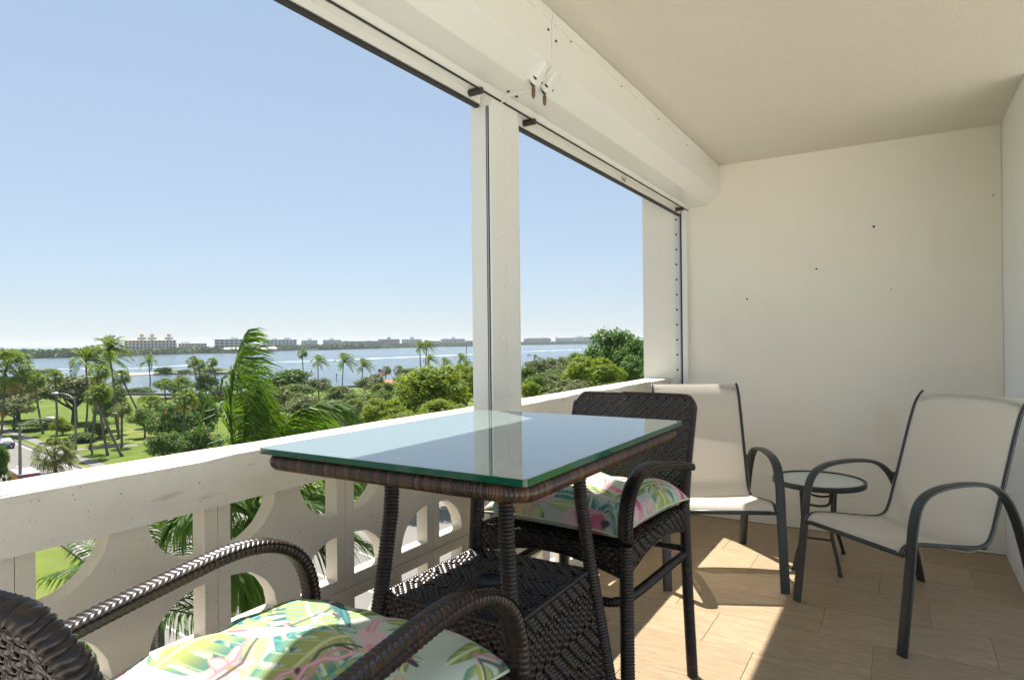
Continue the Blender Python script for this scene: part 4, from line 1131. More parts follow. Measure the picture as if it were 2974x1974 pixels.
# sand spit, rocks and island shrubs in the lagoon
def gw(*px): return gp(*px, z=WZ)
sp = gw((320, 1092), (345, 1086), (400, 1083.5), (452, 1082.5), (470, 1084), (455, 1088.5), (400, 1090))
sheet('sand_spit', [(p.x, p.y) for p in sp], WZ+.35, M['sand'], 'narrow pale sand spit in the lagoon', thick=.5)
isl = gw((446, 1089), (500, 1087.5), (560, 1086), (640, 1084), (760, 1088), (770, 1078), (640, 1073), (500, 1076), (450, 1080))
sheet('rocky_islet', [(p.x, p.y) for p in isl], WZ+.6, M['land'], 'rocky islet with low mangroves in the lagoon', thick=1.2)
rr2 = random.Random(4)
rb = MB()
for k in range(150):
    t = k/150; x = 447+t*315+rr2.uniform(-2, 2); y = 1088.6-2.5*math.sin(t*2.2)+rr2.uniform(-.4, .4)
    p = ground(x, y, WZ); s = rr2.uniform(.4, 1.1)
    vs = [(p.x+s*dx*rr2.uniform(.6, 1.1), p.y+s*dy*rr2.uniform(.6, 1.1), WZ+.2+s*dz*rr2.uniform(.5, 1)) for dx, dy, dz in ((-1, -1, 0), (1, -1, 0), (1, 1, 0), (-1, 1, 0), (-.6, -.5, 1), (.6, -.6, .9), (.5, .6, 1), (-.5, .5, .8))]
    rb.add(vs, [(0, 1, 5, 4), (1, 2, 6, 5), (2, 3, 7, 6), (3, 0, 4, 7), (4, 5, 6, 7)])
o = part('shore_rocks', rb, M['rock']); o['kind'] = 'stuff'; o['label'] = 'dark rocks along the islet edge'

# ---------------------------------------------------------------- trees
def blobs_round(seed, n_=11, flat=1.):
    rg = random.Random(seed); out = [((0, 0, 0), (.62, .62, .60*flat))]
    for k in range(n_):
        a = 2*math.pi*k/n_+rg.uniform(-.3, .3); el = rg.uniform(-.5, 1.1); r = rg.uniform(.5, .66)
        s = rg.uniform(.26, .42)
        out.append(((r*math.cos(a)*math.cos(el), r*math.sin(a)*math.cos(el), r*math.sin(el)*flat), (s, s, s*.85*flat)))
    for k in range(4):
        s = rg.uniform(.22, .34); out.append(((rg.uniform(-.4, .4), rg.uniform(-.4, .4), rg.uniform(.5, .72)*flat), (s, s, s*.8*flat)))
    return out
crowns = {}
for nm, fl_, n_, size in (('round', 1., 6500, .052), ('round2', 1., 6500, .052), ('spread', .8, 7000, .040), ('spread2', .8, 7000, .040), ('fine', 1., 9000, .036), ('big', 1., 15000, .036), ('big2', 1., 15000, .036)):
    crowns[nm] = leaf_cloud('crown_'+nm, blobs_round(sum(map(ord, nm)), 13 if 'spread' in nm or 'big' in nm else 10, fl_), n_, size, len(nm)*7+n_, clump=18 if 'big' in nm else 12)
def crown_obj(style, m_, parent, loc, scale, rz):
    me = crowns[style]
    if len(me.materials) == 0: me.materials.append(None)
    o = link('crown', me, None, parent, loc, rz, scale)
    o.material_slots[0].link = 'OBJECT'; o.material_slots[0].material = m_
    return o
def tree(name, cx, cy, w, h, dep, style, m_, label, cat='tree', group=None, trunk=True, limbs=4, tr=.035, base=None):
    c = at_depth(cx, cy, dep); k = dep/F_PX; hw, hh = w/2*k, h/2*k
    gz = GZ if base is None else base
    e = empty(name, (c.x, c.y, gz)); tag(e, label, cat, group)
    zc = c.z-gz; rg = random.Random(int(cx*7+cy))
    crown_obj(style, M[m_], e, (0, 0, max(zc, hh*.6)), (hw*1.08, hw*1.08, hh*1.12), rg.uniform(0, 6.28))
    if trunk:
        mb = MB(); H_ = max(.6, zc-hh*.55); r0 = max(.12, hw*tr*1.6)
        mb.tube(smooth_path([(0, 0, -.1), (hw*.02, 0, H_*.5), (-hw*.03, hw*.03, H_)], 4), [r0*(1.25-.6*i/8) for i in range(9)], 8)
        for i in range(limbs):
            a = 2*math.pi*i/limbs+rg.uniform(-.4, .4); l = hw*rg.uniform(.45, .7)
            z0 = H_*rg.uniform(.55, .95)
            mb.tube(smooth_path([(0, 0, z0), (l*.45*math.cos(a), l*.45*math.sin(a), z0+hh*.35), (l*math.cos(a), l*math.sin(a), z0+hh*.9)], 3), [r0*.6*(1-.11*i2) for i2 in range(7)], 6)
        part('trunk', mb, M['bark'], e, True)
    return e
T = tree
T('spreading_tree', 52, 1140, 190, 105, 135, 'spread', 'leaf_olive', 'wide grey green tree beside the yellow diamond sign', limbs=6, tr=.035)
T('fig_tree', 215, 1138, 215, 112, 128, 'spread2', 'leaf_olive', 'spreading fig tree with thick forked limbs on the park lawn', limbs=8, tr=.045)
T('park_tree', 120, 1086, 120, 38, 195, 'spread', 'leaf_mid', 'small leafy tree at the waterfront behind the fig tree', limbs=3)
T('park_tree', 338, 1148, 70, 80, 150, 'fine', 'leaf_olive', 'olive tree behind the leaning palms', limbs=3)
T('flat_tree', 505, 1118, 135, 48, 188, 'spread', 'leaf_dark', 'flat crowned dark tree on the waterfront lawn', limbs=5)
T('round_tree', 597, 1116, 78, 62, 186, 'round', 'leaf_dark', 'round crowned tree with bare trunk by the sea wall', limbs=3)
T('mangrove', 405, 1138, 95, 24, 205, 'fine', 'leaf_mid', 'low mangrove clump at the sea wall beside the royal palm', 'shrub', trunk=False)
T('mangrove', 477, 1077, 58, 24, 345, 'round', 'leaf_dark', 'rounded mangrove next to the sand spit', 'shrub', trunk=False, base=WZ)
T('mangrove', 535, 1079, 60, 13, 348, 'fine', 'leaf_mid', 'low mangrove on the islet, next to the rounded mangrove', 'shrub', 'islet mangroves', trunk=False, base=WZ)
T('mangrove', 610, 1076, 90, 16, 350, 'fine', 'leaf_mid', 'low mangrove on the islet, below the thin leaning palms', 'shrub', 'islet mangroves', trunk=False, base=WZ)
T('mangrove', 700, 1078, 90, 16, 352, 'fine', 'leaf_mid', 'low mangrove on the islet, behind the windblown plume', 'shrub', 'islet mangroves', trunk=False, base=WZ)
T('sea_grape', 842, 1108, 165, 72, 172, 'round', 'leaf_dark', 'dark sea grape thicket on the shore', limbs=3)
T('sea_grape', 765, 1122, 60, 36, 180, 'round2', 'leaf_dark', 'smaller sea grape beside the dark thicket', limbs=2)
T('olive_tree', 785, 1168, 150, 100, 120, 'fine', 'leaf_olive', 'fine leaved olive tree behind the windblown palm frond', limbs=4)
T('olive_tree', 925, 1122, 95, 48, 150, 'fine', 'leaf_olive', 'low olive tree under the thin tall palm', limbs=3)
T('olive_tree', 880, 1195, 150, 90, 100, 'fine', 'leaf_olive', 'wide olive thicket above the arching palm frond', limbs=4)
T('park_tree', 1035, 1180, 120, 80, 100, 'fine', 'leaf_mid', 'mid green tree among the cabbage palms', limbs=3)
T('park_tree', 1190, 1095, 80, 50, 130, 'round2', 'leaf_mid', 'bushy tree beside the red roofed hut', limbs=3)
for (x, y, w, h, d_, st, m_, l) in ((705, 1185, 110, 90, 105, 'fine', 'leaf_olive', 'grey olive shrub close beside the windblown plume'), (950, 1225, 150, 90, 84, 'fine', 'leaf_mid', 'leafy thicket under the cabbage palms'), (830, 1245, 140, 80, 78, 'round2', 'leaf_mid', 'green thicket behind the low arching frond'), (1060, 1115, 80, 40, 150, 'fine', 'leaf_olive', 'grey shrubs by the red roofed hut'), (990, 1150, 110, 60, 120, 'round', 'leaf_olive', 'dusty green tree beneath the shore palms'), (1010, 1245, 130, 80, 70, 'fine', 'leaf_olive', 'olive bush just behind the parapet rail')):
    T('park_tree', x, y, w, h, d_, st, m_, l, limbs=3)
fills = ((1090, 1180, 140, 90, 88, 'big2', 'leaf_mid', 'dense mid green tree touching the large mango tree'), (1165, 1240, 150, 90, 60, 'big', 'leaf_yellow', 'bright green bush just above the parapet rail'), (1290, 1210, 190, 110, 62, 'big2', 'leaf_yellow', 'wide bright green crown in front of the large mango tree'),
 (860, 1140, 120, 50, 135, 'round', 'leaf_mid', 'green thicket between sea grape and olive tree'), (730, 1225, 120, 90, 92, 'fine', 'leaf_mid', 'leafy shrub behind the plume of the windblown palm'), (900, 1265, 150, 70, 66, 'round2', 'leaf_mid', 'low bushes at the foot of the cabbage palms'), (1120, 1135, 70, 50, 115, 'round', 'leaf_mid', 'bushy crown under the small cabbage palm'), (970, 1190, 90, 60, 100, 'round', 'leaf_mid', 'bushy crown between two cabbage palms'),
 (1600, 1120, 170, 90, 80, 'fine', 'leaf_mid', 'broad green thicket below the olive shrubs'), (1535, 1095, 90, 60, 95, 'round', 'leaf_mid', 'rounded green tree between the white post and the grey green thicket'), (1690, 1060, 110, 70, 105, 'round2', 'leaf_mid', 'green crown leaning on the big dark tree'), (1640, 1100, 120, 60, 75, 'big', 'leaf_olive', 'dull green crown between lime shrub and yellow green tree'), (1860, 1100, 160, 140, 75, 'big2', 'leaf_dark', 'dark crown half hidden by the end wall'), (1790, 1150, 180, 80, 60, 'round', 'leaf_mid', 'green shrubs at the foot of the big dark tree'),
 (40, 1185, 120, 60, 120, 'fine', 'leaf_olive', 'shady low crown behind the diamond sign'), (310, 1190, 70, 60, 118, 'fine', 'leaf_mid', 'shrub among the crossing palm trunks'), (640, 1150, 80, 60, 140, 'fine', 'leaf_olive', 'grey shrub behind the windblown plume'), (420, 1215, 90, 60, 108, 'fine', 'leaf_mid', 'shrub at the foot of the stout fan palm'))
for (x, y, w, h, d_, st, m_, l) in fills:
    T('park_tree', x, y, w, h, d_, st, m_, l, limbs=3)
T('mango_tree', 1245, 1150, 270, 185, 78, 'big', 'leaf_yellow', 'largest yellow green mango tree beside the white post', limbs=5)
T('mango_tree', 1120, 1215, 170, 120, 68, 'big2', 'leaf_yellow', 'lower yellow green tree in front of the large mango tree', limbs=4)
T('mango_tree', 1350, 1120, 140, 130, 90, 'big2', 'leaf_yellow', 'yellow green tree crown partly behind the white post', limbs=4)
T('banyan', 1800, 1050, 235, 195, 88, 'big', 'leaf_dark', 'big dark green tree rising above the horizon beside the end wall', limbs=5)
T('gumbo_tree', 1722, 1092, 195, 118, 64, 'big2', 'leaf_yellow', 'yellow green tree in front of the big dark tree', limbs=4)
T('park_tree', 1575, 1082, 150, 84, 112, 'fine', 'leaf_olive', 'grey green thicket below the anchored sailboat', limbs=3)
T('park_tree', 1655, 1068, 130, 64, 125, 'fine', 'leaf_olive', 'grey green thicket touching the yellow green tree', limbs=3)
T('lime_shrub', 1540, 1140, 80, 62, 58, 'round', 'leaf_yellow', 'lime green shrub against the white post', limbs=3)
T('park_tree', 1650, 1142, 170, 74, 57, 'fine', 'leaf_olive', 'olive shrub thicket above the parapet rail', limbs=3)
T('small_tree', 182, 1238, 62, 56, 112, 'round2', 'leaf_yellow', 'small round ornamental tree on the lawn near the sidewalk', limbs=3, tr=.04)
for (x, y, w, h, d_, l) in ((95, 1231, 110, 22, 118, 'trimmed hedge below the slim palms'), (235, 1272, 95, 34, 103, 'dark hedge behind the lamp post'), (282, 1252, 60, 48, 108, 'leafy hedge between the palm trunks'), (150, 1222, 70, 16, 126, 'low hedge under the fig tree')):
    T('hedge', x, y, w, h, d_, 'round', 'leaf_mid', l, 'hedge', trunk=False)
T('roadside_shrub', -4, 1352, 62, 110, 66, 'round2', 'leaf_dark', 'dark shrub at the street edge beside the van', 'shrub', limbs=2)
for i, (x, y, w, h, d_, l) in enumerate(((510, 1232, 150, 120, 98, 'oleander bush with pink blossoms on the lawn'), (592, 1212, 120, 150, 104, 'tall oleander bush next to the windblown palm'), (480, 1296, 130, 80, 86, 'front oleander bush with scattered pink blossoms'), (575, 1285, 130, 90, 90, 'oleander bush behind the slim fan palm'))):
    e = T('oleander', x, y, w, h, d_, 'fine', 'leaf_dark', l, 'shrub', limbs=2)
    c = e.children[0]; bl = []; rg = random.Random(i)
    for k in range(7):
        a, el = rg.uniform(0, 6.28), rg.uniform(-.1, 1.1); bl.append(((.9*math.cos(a)*math.cos(el), .9*math.sin(a)*math.cos(el), .9*math.sin(el)), .05))
    fo = link('blossoms', leaf_cloud('blossoms', bl, 160, .018, i, clump=8), M['flower'], e, c.location, 0, c.scale)

# ---------------------------------------------------------------- palms
def fan_crown(seed, n_=52, wind=(1, 0)):
    rg = np.random.default_rng(seed); mb = MB(); dead = MB()
    for k in range(n_):
        a = k*2.39996+rg.uniform(-.2, .2); t = k/n_
        el = 1.35-2.35*t+rg.uniform(-.2, .2)
        d_ = Vector((math.cos(a)*math.cos(el), math.sin(a)*math.cos(el), math.sin(el)))
        d_ = (d_+Vector((wind[0], wind[1], 0))*.28).normalized()
        st_l = rg.uniform(.38, .6); hub = d_*st_l
        side = d_.cross(Vector((0, 0, 1))).normalized(); up_ = side.cross(d_)
        tw = rg.uniform(-1.1, 1.1); side, up_ = side*math.cos(tw)+up_*math.sin(tw), up_*math.cos(tw)-side*math.sin(tw)
        nb = 13; tgt = dead if t > .93 else mb
        tgt.tube([(0, 0, 0), hub], .012, 3, False)
        L_ = rg.uniform(.45, .62)
        for j in range(nb):
            b = (j/(nb-1)-.5)*3.6
            dd = (d_*math.cos(b*.72)+side*math.sin(b*.72)+up_*.12*math.cos(b)).normalized()
            mid = hub+dd*L_*.6; tip = hub+dd*L_*(1-.15*abs(b)/1.8)+Vector((wind[0]*.05, wind[1]*.05, -.16-.10*rg.random()))
            w = dd.cross(d_.cross(dd)+Vector((0, 0, 1e-3))).normalized() if False else (up_.cross(dd)+Vector((rg.uniform(-.4, .4), rg.uniform(-.4, .4), rg.uniform(-.4, .4)))).normalized()*.030
            tgt.add([hub, mid-w, tip, mid+w], [(0, 1, 2, 3)])
    return mb, dead
def coco_frond(mb, P0, P1, P2, nl, ll, wind, droop, wleaf, rach=.012, seed=0, segs=3, side_bias=(1, 1), spread=.8, lead=0.):
    """pinnate frond along a quadratic curve, leaflets bent by gravity and wind"""
    rg = random.Random(seed); P0, P1, P2 = Vector(P0), Vector(P1), Vector(P2); wind = Vector(wind)
    B = lambda t: P0*(1-t)**2+P1*2*t*(1-t)+P2*t*t
    pts = [B(i/12) for i in range(13)]
    mb.tube(pts, [rach*(1.15-i/12) for i in range(13)], 5, False)
    for i in range(nl):
        t = .10+.89*i/(nl-1); p = B(t); tg = (B(min(1, t+.02))-B(max(0, t-.02))).normalized()
        sd = tg.cross(Vector((0, 0, 1)))
        if sd.length < .2: sd = Vector((CR.x, CR.y, 0))
        sd.normalize(); upv = sd.cross(tg)
        l = ll*(.45+1.1*math.sin(math.pi*min(1, .12+t*.86)))*rg.uniform(.85, 1.12)*.75
        for s in (-1, 1):
            if rg.random() > side_bias[0 if s < 0 else 1]: continue
            d0 = (sd*s*spread+tg*.55+upv*.25+wind*lead+Vector([rg.uniform(-.12, .12) for _ in range(3)])).normalized()
            q = [p]; dcur = d0
            for k in range(segs):
                dcur = (dcur+wind*(.35+.35*k)+Vector((0, 0, -droop*(.5+k)))).normalized(); q.append(q[-1]+dcur*l/segs)
            wv = dcur.cross(upv); wv = (wv.normalized() if wv.length > .1 else sd)
            wv = (wv+Vector([rg.uniform(-.5, .5) for _ in range(3)])).normalized()*wleaf
            ws = [.55, 1., .8, .05] if segs == 3 else [.6, 1., .05]
            vs = []
            for k in range(segs+1): vs += [q[k]-wv*ws[k], q[k]+wv*ws[k]]
            mb.add(vs, [(2*k, 2*k+1, 2*k+3, 2*k+2) for k in range(segs)])
WIND = Vector((CR.x, CR.y, 0)).normalized()
def coco_crown(seed, n_=20, wind=.9, nl=22):
    rg = random.Random(seed); mb = MB()
    for k in range(n_):
        a = k*2.39996; t = k/n_; el = 1.2-1.55*t
        d_ = Vector((math.cos(a)*math.cos(el), math.sin(a)*math.cos(el), math.sin(el)))
        d_ = (d_+WIND*wind*.45).normalized()
        L_ = rg.uniform(.85, 1.05)
        P1 = d_*L_*.55+Vector((0, 0, .16)); P2 = d_*L_*.92+WIND*wind*.22+Vector((0, 0, -.20-.30*t))
        coco_frond(mb, (0, 0, 0), P1, P2, nl, .26, WIND*wind*.55, .22, .017, .013, seed*50+k, 2)
    return mb
def finish_crown(mb, name):
    me = mb.mesh(name, False, False); me.materials.append(None); return me
fanA, deadA = fan_crown(1, 44, (WIND.x, WIND.y)); fanB, deadB = fan_crown(2, 40, (WIND.x, WIND.y))
FAN = [(finish_crown(fanA, 'fan_crown'), finish_crown(deadA, 'fan_dead')), (finish_crown(fanB, 'fan_crown'), finish_crown(deadB, 'fan_dead'))]
COCO = [finish_crown(coco_crown(3), 'coconut_crown'), finish_crown(coco_crown(8, 18, 1.1), 'coconut_crown')]
ROYAL = finish_crown(coco_crown(5, 14, .05, 26), 'royal_crown')
def setm(o, m_):
    o.material_slots[0].link = 'OBJECT'; o.material_slots[0].material = m_
def palm(kind, cx, cy, bx_, by_, w, label, dep=None, m_='palm_leaf', group=None, tr=.17):
    if dep is None:
        b = ground(bx_, by_); dep = depth_of(b)
    else:
        b = at_depth(bx_, 1100, dep); b.z = GZ
    c = at_depth(cx, cy, dep); rad = w/2*dep/F_PX*(1.02 if kind == 'fan' else 1.12)
    nm = {'fan': 'fan_palm', 'coco': 'coconut_palm', 'royal': 'royal_palm'}[kind]
    e = empty(nm, b); tag(e, label, 'palm tree', group); top = c-b; rg = random.Random(int(cx*3+cy))
    side = Vector((rg.uniform(-1, 1), rg.uniform(-1, 1), 0))*top.z*.02
    r0 = tr if kind != 'royal' else .24
    pts = smooth_path([(0, 0, -.05), top*.33+side, top*.7+side*.6, top], 5)
    part('trunk', MB().tube(pts, [r0*(1.5 if i == 0 else 1.15-.35*i/(len(pts)-1)) for i in range(len(pts))], 8), M['palm_bark_green' if kind == 'royal' else 'palm_bark'], e, True)
    if kind == 'fan':
        v = FAN[rg.randrange(2)]; rz = rg.uniform(-.5, .5)
        o = link('crown', v[0], None, e, top, rz, rad); setm(o, M[m_])
        o2 = link('dead_fronds', v[1], None, e, top, rz, rad*1.0); setm(o2, M['dead_leaf'])
    else:
        me = ROYAL if kind == 'royal' else COCO[rg.randrange(2)]
        o = link('crown', me, None, e, top, rg.uniform(-.25, .25), rad); setm(o, M[m_])
        if kind == 'royal': part('crownshaft', MB().tube([top*.93, top*1.0], [.17, .12], 8), M['leaf_mid'], e, True)
    return e
palm('fan', 16, 1075, 4, 1262, 150, 'large fan palm with drooping skirt beside the wide grey green tree')
palm('coco', 249, 1049, 247, 1259, 150, 'windswept coconut palm with long low fronds in the park')
palm('coco', 316, 1016, 345, 1272, 120, 'tallest windswept coconut palm rising above the far shore')
palm('coco', 306, 1045, 268, 1240, 110, 'coconut palm crowded behind the tallest windswept palm')
palm('royal', 432, 1052, 435, 1134, 60, 'single royal palm standing at the sea wall')
palm('fan', 98, 1106, 125, 1260, 66, 'leaning fan palm with curved slim trunk beside the hedge')
palm('fan', 159, 1096, 164, 1272, 50, 'straight slim fan palm in front of the fig tree')
palm('fan', 285, 1082, 261, 1304, 66, 'fan palm casting its shadow across the sidewalk')
palm('fan', 283, 1140, 313, 1322, 78, 'fan palm with dead brown skirt above two crossing trunks')
palm('fan', 276, 1152, 355, 1325, 60, 'strongly leaning fan palm whose trunk crosses the lawn')
palm('fan', 352, 1095, 423, 1252, 52, 'leaning fan palm with hanging brown fronds')
palm('fan', 435, 1180, 437, 1240, 84, 'stout fan palm beside the oleander bushes')
palm('fan', 535, 1158, 535, 1306, 80, 'slim fan palm standing in the oleander bushes')
palm('fan', 354, 1188, 354, 1296, 58, 'short double trunked fan palm on the open lawn', m_='palm_olive')
palm('fan', 332, 1195, 347, 1270, 40, 'small fan palm behind the short palm on the lawn', m_='palm_olive')
palm('fan', 558, 1050, 586, 1164, 40, 'thin leaning fan palm with shaggy trunk before the round tree')
palm('fan', 577, 1060, 584, 1157, 42, 'thin fan palm paired with the shaggy leaning palm')
palm('fan', 614, 1052, 638, 1157, 36, 'thin leaning palm beside the near windblown palm')
palm('fan', 159, 1318, 160, 1400, 122, 'bushy fan palm at the street beside the van', dep=78, m_='palm_olive')
palm('coco', 518, 1112, 520, 1160, 70, 'dark coconut palm under the flat crowned tree', dep=176)
palm('coco', 478, 1120, 480, 1160, 60, 'smaller coconut palm beneath the flat crowned tree', dep=172)
palm('fan', 877, 1026, 885, 1136, 34, 'thin tall palm with sparse crown on the shore')
palm('coco', 923, 1052, 923, 1124, 62, 'bent coconut palm beside the thin tall palm')
palm('coco', 998, 1052, 994, 1120, 78, 'shaggy coconut palm, larger of the shore pair')
palm('coco', 1054, 1064, 1050, 1120, 66, 'coconut palm next to the larger shaggy one')
palm('fan', 1120, 1076, 1120, 1112, 34, 'small round cabbage palm by the flag', m_='palm_olive')
palm('fan', 1156, 1074, 1156, 1112, 34, 'small cabbage palm behind the mango tree', m_='palm_olive')
palm('coco', 1219, 1010, 1217, 1112, 56, 'tall coconut palm above the mango tree, paired with a second one', dep=190)
palm('coco', 1240, 1006, 1228, 1112, 52, 'second tall coconut palm above the mango tree', dep=195)
palm('coco', 1245, 1046, 1244, 1112, 54, 'lower coconut palm between mango tree and lagoon', dep=180)
palm('coco', 1291, 1056, 1291, 1112, 50, 'lowest coconut palm over the mango crown', dep=175)
palm('coco', 1338, 1044, 1338, 1112, 52, 'coconut palm close beside the white post', dep=185)
palm('coco', 1350, 1062, 1352, 1112, 52, 'yellowish coconut palm at the white post', dep=170)
palm('coco', 1553, 1036, 1553, 1112, 20, 'small coconut palm by the anchored sailboat', dep=150)
for i, (x, y, w, d_, l) in enumerate(((808, 1152, 84, 112, 'cabbage palm in front of the olive tree'), (1026, 1200, 112, 82, 'large cabbage palm below the lower mango tree'), (1084, 1146, 84, 100, 'cabbage palm against the large mango tree crown'), (1090, 1106, 56, 140, 'small cabbage palm before the red roofed hut'),
                                      (935, 1196, 90, 92, 'cabbage palm behind the arching palm frond'), (968, 1150, 70, 118, 'cabbage palm below the bent coconut palm'), (860, 1168, 70, 108, 'cabbage palm beside the olive thicket'), (985, 1222, 90, 72, 'low cabbage palm touching the parapet rail'), (905, 1225, 80, 80, 'low cabbage palm near the arching frond tip'), (1690, 1140, 70, 60, 'cabbage palm among the olive shrubs'))):
    palm('fan', x, y, x+3, 0, w, l, dep=d_, m_='palm_olive', group='cabbage palms')

# near windblown palm, its crown level with the balcony
PB = at_depth(735, 1500, 6.0)
np_ = empty('windblown_palm', (PB.x, PB.y, GZ)); tag(np_, 'tall palm beside the balcony with wind combed fronds', 'palm tree')
part('trunk', MB().tube(smooth_path([(.5, .3, -.1), (.2, .1, 5), (0, 0, PB.z-GZ-.2)], 6), [.2-.006*i for i in range(13)], 10), M['palm_bark'], np_, True)
def fr(x, y, d_): return at_depth(x, y, d_)-Vector((PB.x, PB.y, GZ))
O0 = fr(735, 1500, 6.0)
fronds = [  # (control px, depth), (tip px, depth), leaflets, length, wind, droop
    ((612, 1200), 5.8, (712, 968), 5.8, 70, .50, 1.0, .30),
    ((632, 1250), 5.3, (690, 1050), 5.3, 60, .48, .5, .65),
    ((650, 1300), 6.3, (735, 1075), 6.3, 60, .48, 1.0, .35),
    ((690, 1260), 5.6, (725, 1130), 5.5, 50, .46, .8, .5),
    ((850, 1085), 6.2, (1010, 1205), 6.2, 62, .55, .60, .50),
    ((800, 1200), 5.6, (890, 1190), 5.5, 50, .52, .80, .42),
    ((860, 1290), 5.3, (1010, 1390), 5.2, 50, .60, .55, .50),
    ((900, 1380), 6.6, (1110, 1440), 6.7, 48, .60, .6, .45),
    ((650, 1420), 5.0, (580, 1500), 4.8, 44, .55, .25, .60),
    ((590, 1390), 6.6, (490, 1490), 6.7, 44, .50, .25, .75),
    ((820, 1480), 5.2, (960, 1600), 5.0, 46, .60, .45, .6),
    ((690, 1520), 4.9, (690, 1690), 4.7, 44, .60, .3, .6),
    ((880, 1500), 6.4, (1070, 1590), 6.6, 46, .60, .5, .5),
    ((700, 1600), 6.4, (760, 1760), 6.6, 44, .55, .3, .5),
    ((600, 1430), 5.4, (505, 1530), 5.2, 46, .50, .25, .8),
    ((780, 1430), 4.9, (800, 1560), 4.8, 46, .55, .35, .7),
    ((850, 1400), 5.0, (955, 1500), 4.9, 46, .55, .45, .6),
    ((720, 1560), 5.4, (730, 1730), 5.3, 46, .55, .3, .6),
]
for i, (c_, d1, t_, d2, nl, ll, wn, dr) in enumerate(fronds):
    mb = MB(); coco_frond(mb, O0, fr(*c_, d1), fr(*t_, d2), int(nl*1.55), ll, WIND*wn*.62+Vector((0, 0, .02)), dr, .0088, .014, 100+i, 3, spread=.34, lead=.75)
    part('frond', mb, M['palm_near'], np_, False, False)
# lower palm seen through the screen
P2 = at_depth(455, 1770, 11.); p2o = empty('low_palm', (P2.x, P2.y, GZ)); tag(p2o, 'lower green palm over the lawn, seen through the breeze blocks', 'palm tree')
part('trunk', MB().tube([(0, 0, -.1), (0, 0, P2.z-GZ)], [.16, .12], 8), M['palm_bark'], p2o, True)
def fr2(x, y, d_): return at_depth(x, y, d_)-Vector((P2.x, P2.y, GZ))
for i, (c_, t_, d_) in enumerate((((330, 1590), (120, 1680), 11), ((350, 1680), (140, 1800), 10.4), ((400, 1560), (300, 1500), 11.6), ((480, 1560), (520, 1450), 12), ((540, 1640), (700, 1640), 11), ((560, 1760), (720, 1860), 10.5), ((330, 1820), (180, 1960), 10), ((600, 1690), (790, 1740), 11.5), ((380, 1620), (200, 1560), 12), ((640, 1600), (800, 1690), 11.2))):
    mb = MB(); coco_frond(mb, fr2(455, 1770, 11.), fr2(*c_, d_), fr2(*t_, d_), 58, .62, WIND*.15, .28, .017, .018, 300+i, 3)
    part('frond', mb, M['palm_near'], p2o, False, False)

# ---------------------------------------------------------------- street furniture and vehicles
M['pole'] = mat('weathered_concrete_pole', (.27, .235, .20), .85, var=.2, vscale=2)
M['galv'] = mat('galvanised_arm', (.55, .57, .58), .4, metal=.5)
def lamp_post(bx_, by_, top_y, arm_px, label, dep=None):
    if dep is None: b = ground(bx_, by_); dep = depth_of(b)
    else: b = at_depth(bx_, 1200, dep); b.z = GZ
    k = dep/F_PX; e = empty('street_lamp', b); tag(e, label, 'street lamp', 'street lamps')
    tz = at_depth(bx_, top_y, dep).z-GZ; s = Vector((CR.x, CR.y, 0))
    part('pole', MB().tube([(0, 0, -.1), (0, 0, tz)], [.19, .12], 8), M['pole'], e, 'auto')
    L_ = abs(arm_px)*k; sg = 1 if arm_px > 0 else -1; rise = .55
    pth = smooth_path([Vector((0, 0, tz-.35)), s*sg*L_*.25+Vector((0, 0, tz+.12)), s*sg*L_*.6+Vector((0, 0, tz+rise*.85)), s*sg*L_+Vector((0, 0, tz+rise))], 5)
    part('arm', MB().tube(pth, .035, 6), M['galv'], e, True)
    part('brace', MB().tube([Vector((0, 0, tz-.9)), s*sg*L_*.30+Vector((0, 0, tz+.2))], .022, 6), M['galv'], e, True)
    c = s*sg*(L_+.35)+Vector((0, 0, tz+rise))
    mb = MB(); mb.tube([c-s*.5, c-s*.3, c+s*.25, c+s*.45], [.08, .16, .15, .04], 8); part('lamp_head', mb, M['galv'], e, 'auto')
lamp_post(220, 1317, 1152, -52, 'street lamp with arm reaching over the lawn beside the sidewalk')
lamp_post(57, 1402, 1231, 78, 'street lamp standing in front of the van', dep=65)
sg_b = ground(10, 1236); sdep = depth_of(sg_b); k = sdep/F_PX
sgn = empty('warning_sign', sg_b, facing_frame(10, sdep)); tag(sgn, 'yellow diamond warning sign on a thin post beside the sidewalk', 'sign')
M['yellow'] = mat('sign_yellow', (.75, .40, .012), .5); sz = at_depth(10, 1205, sdep).z-GZ; sr = 11*k
part('post', MB().tube([(0, .04, -.05), (0, .04, sz)], .035, 6), M['galv'], sgn)
part('panel', MB().prism([(0, sz-sr), (sr, sz), (0, sz+sr), (-sr, sz)], -.01, .01), M['yellow'], sgn)
part('border', MB().prism([(0, sz-sr*.9), (sr*.9, sz), (0, sz+sr*.9), (-sr*.9, sz), (-sr*.86, sz), (0, sz+sr*.86), (sr*.86, sz), (0, sz-sr*.86)], -.014, -.0105), M['slot'], sgn)
for i, wd in enumerate((.5, .75, .45)):
    part('text_line', MB().box(-sr*wd*.7, sr*wd*.7, -.014, -.0105, sz+sr*(.26-.26*i)-.02, sz+sr*(.26-.26*i)+.05), M['slot'], sgn)

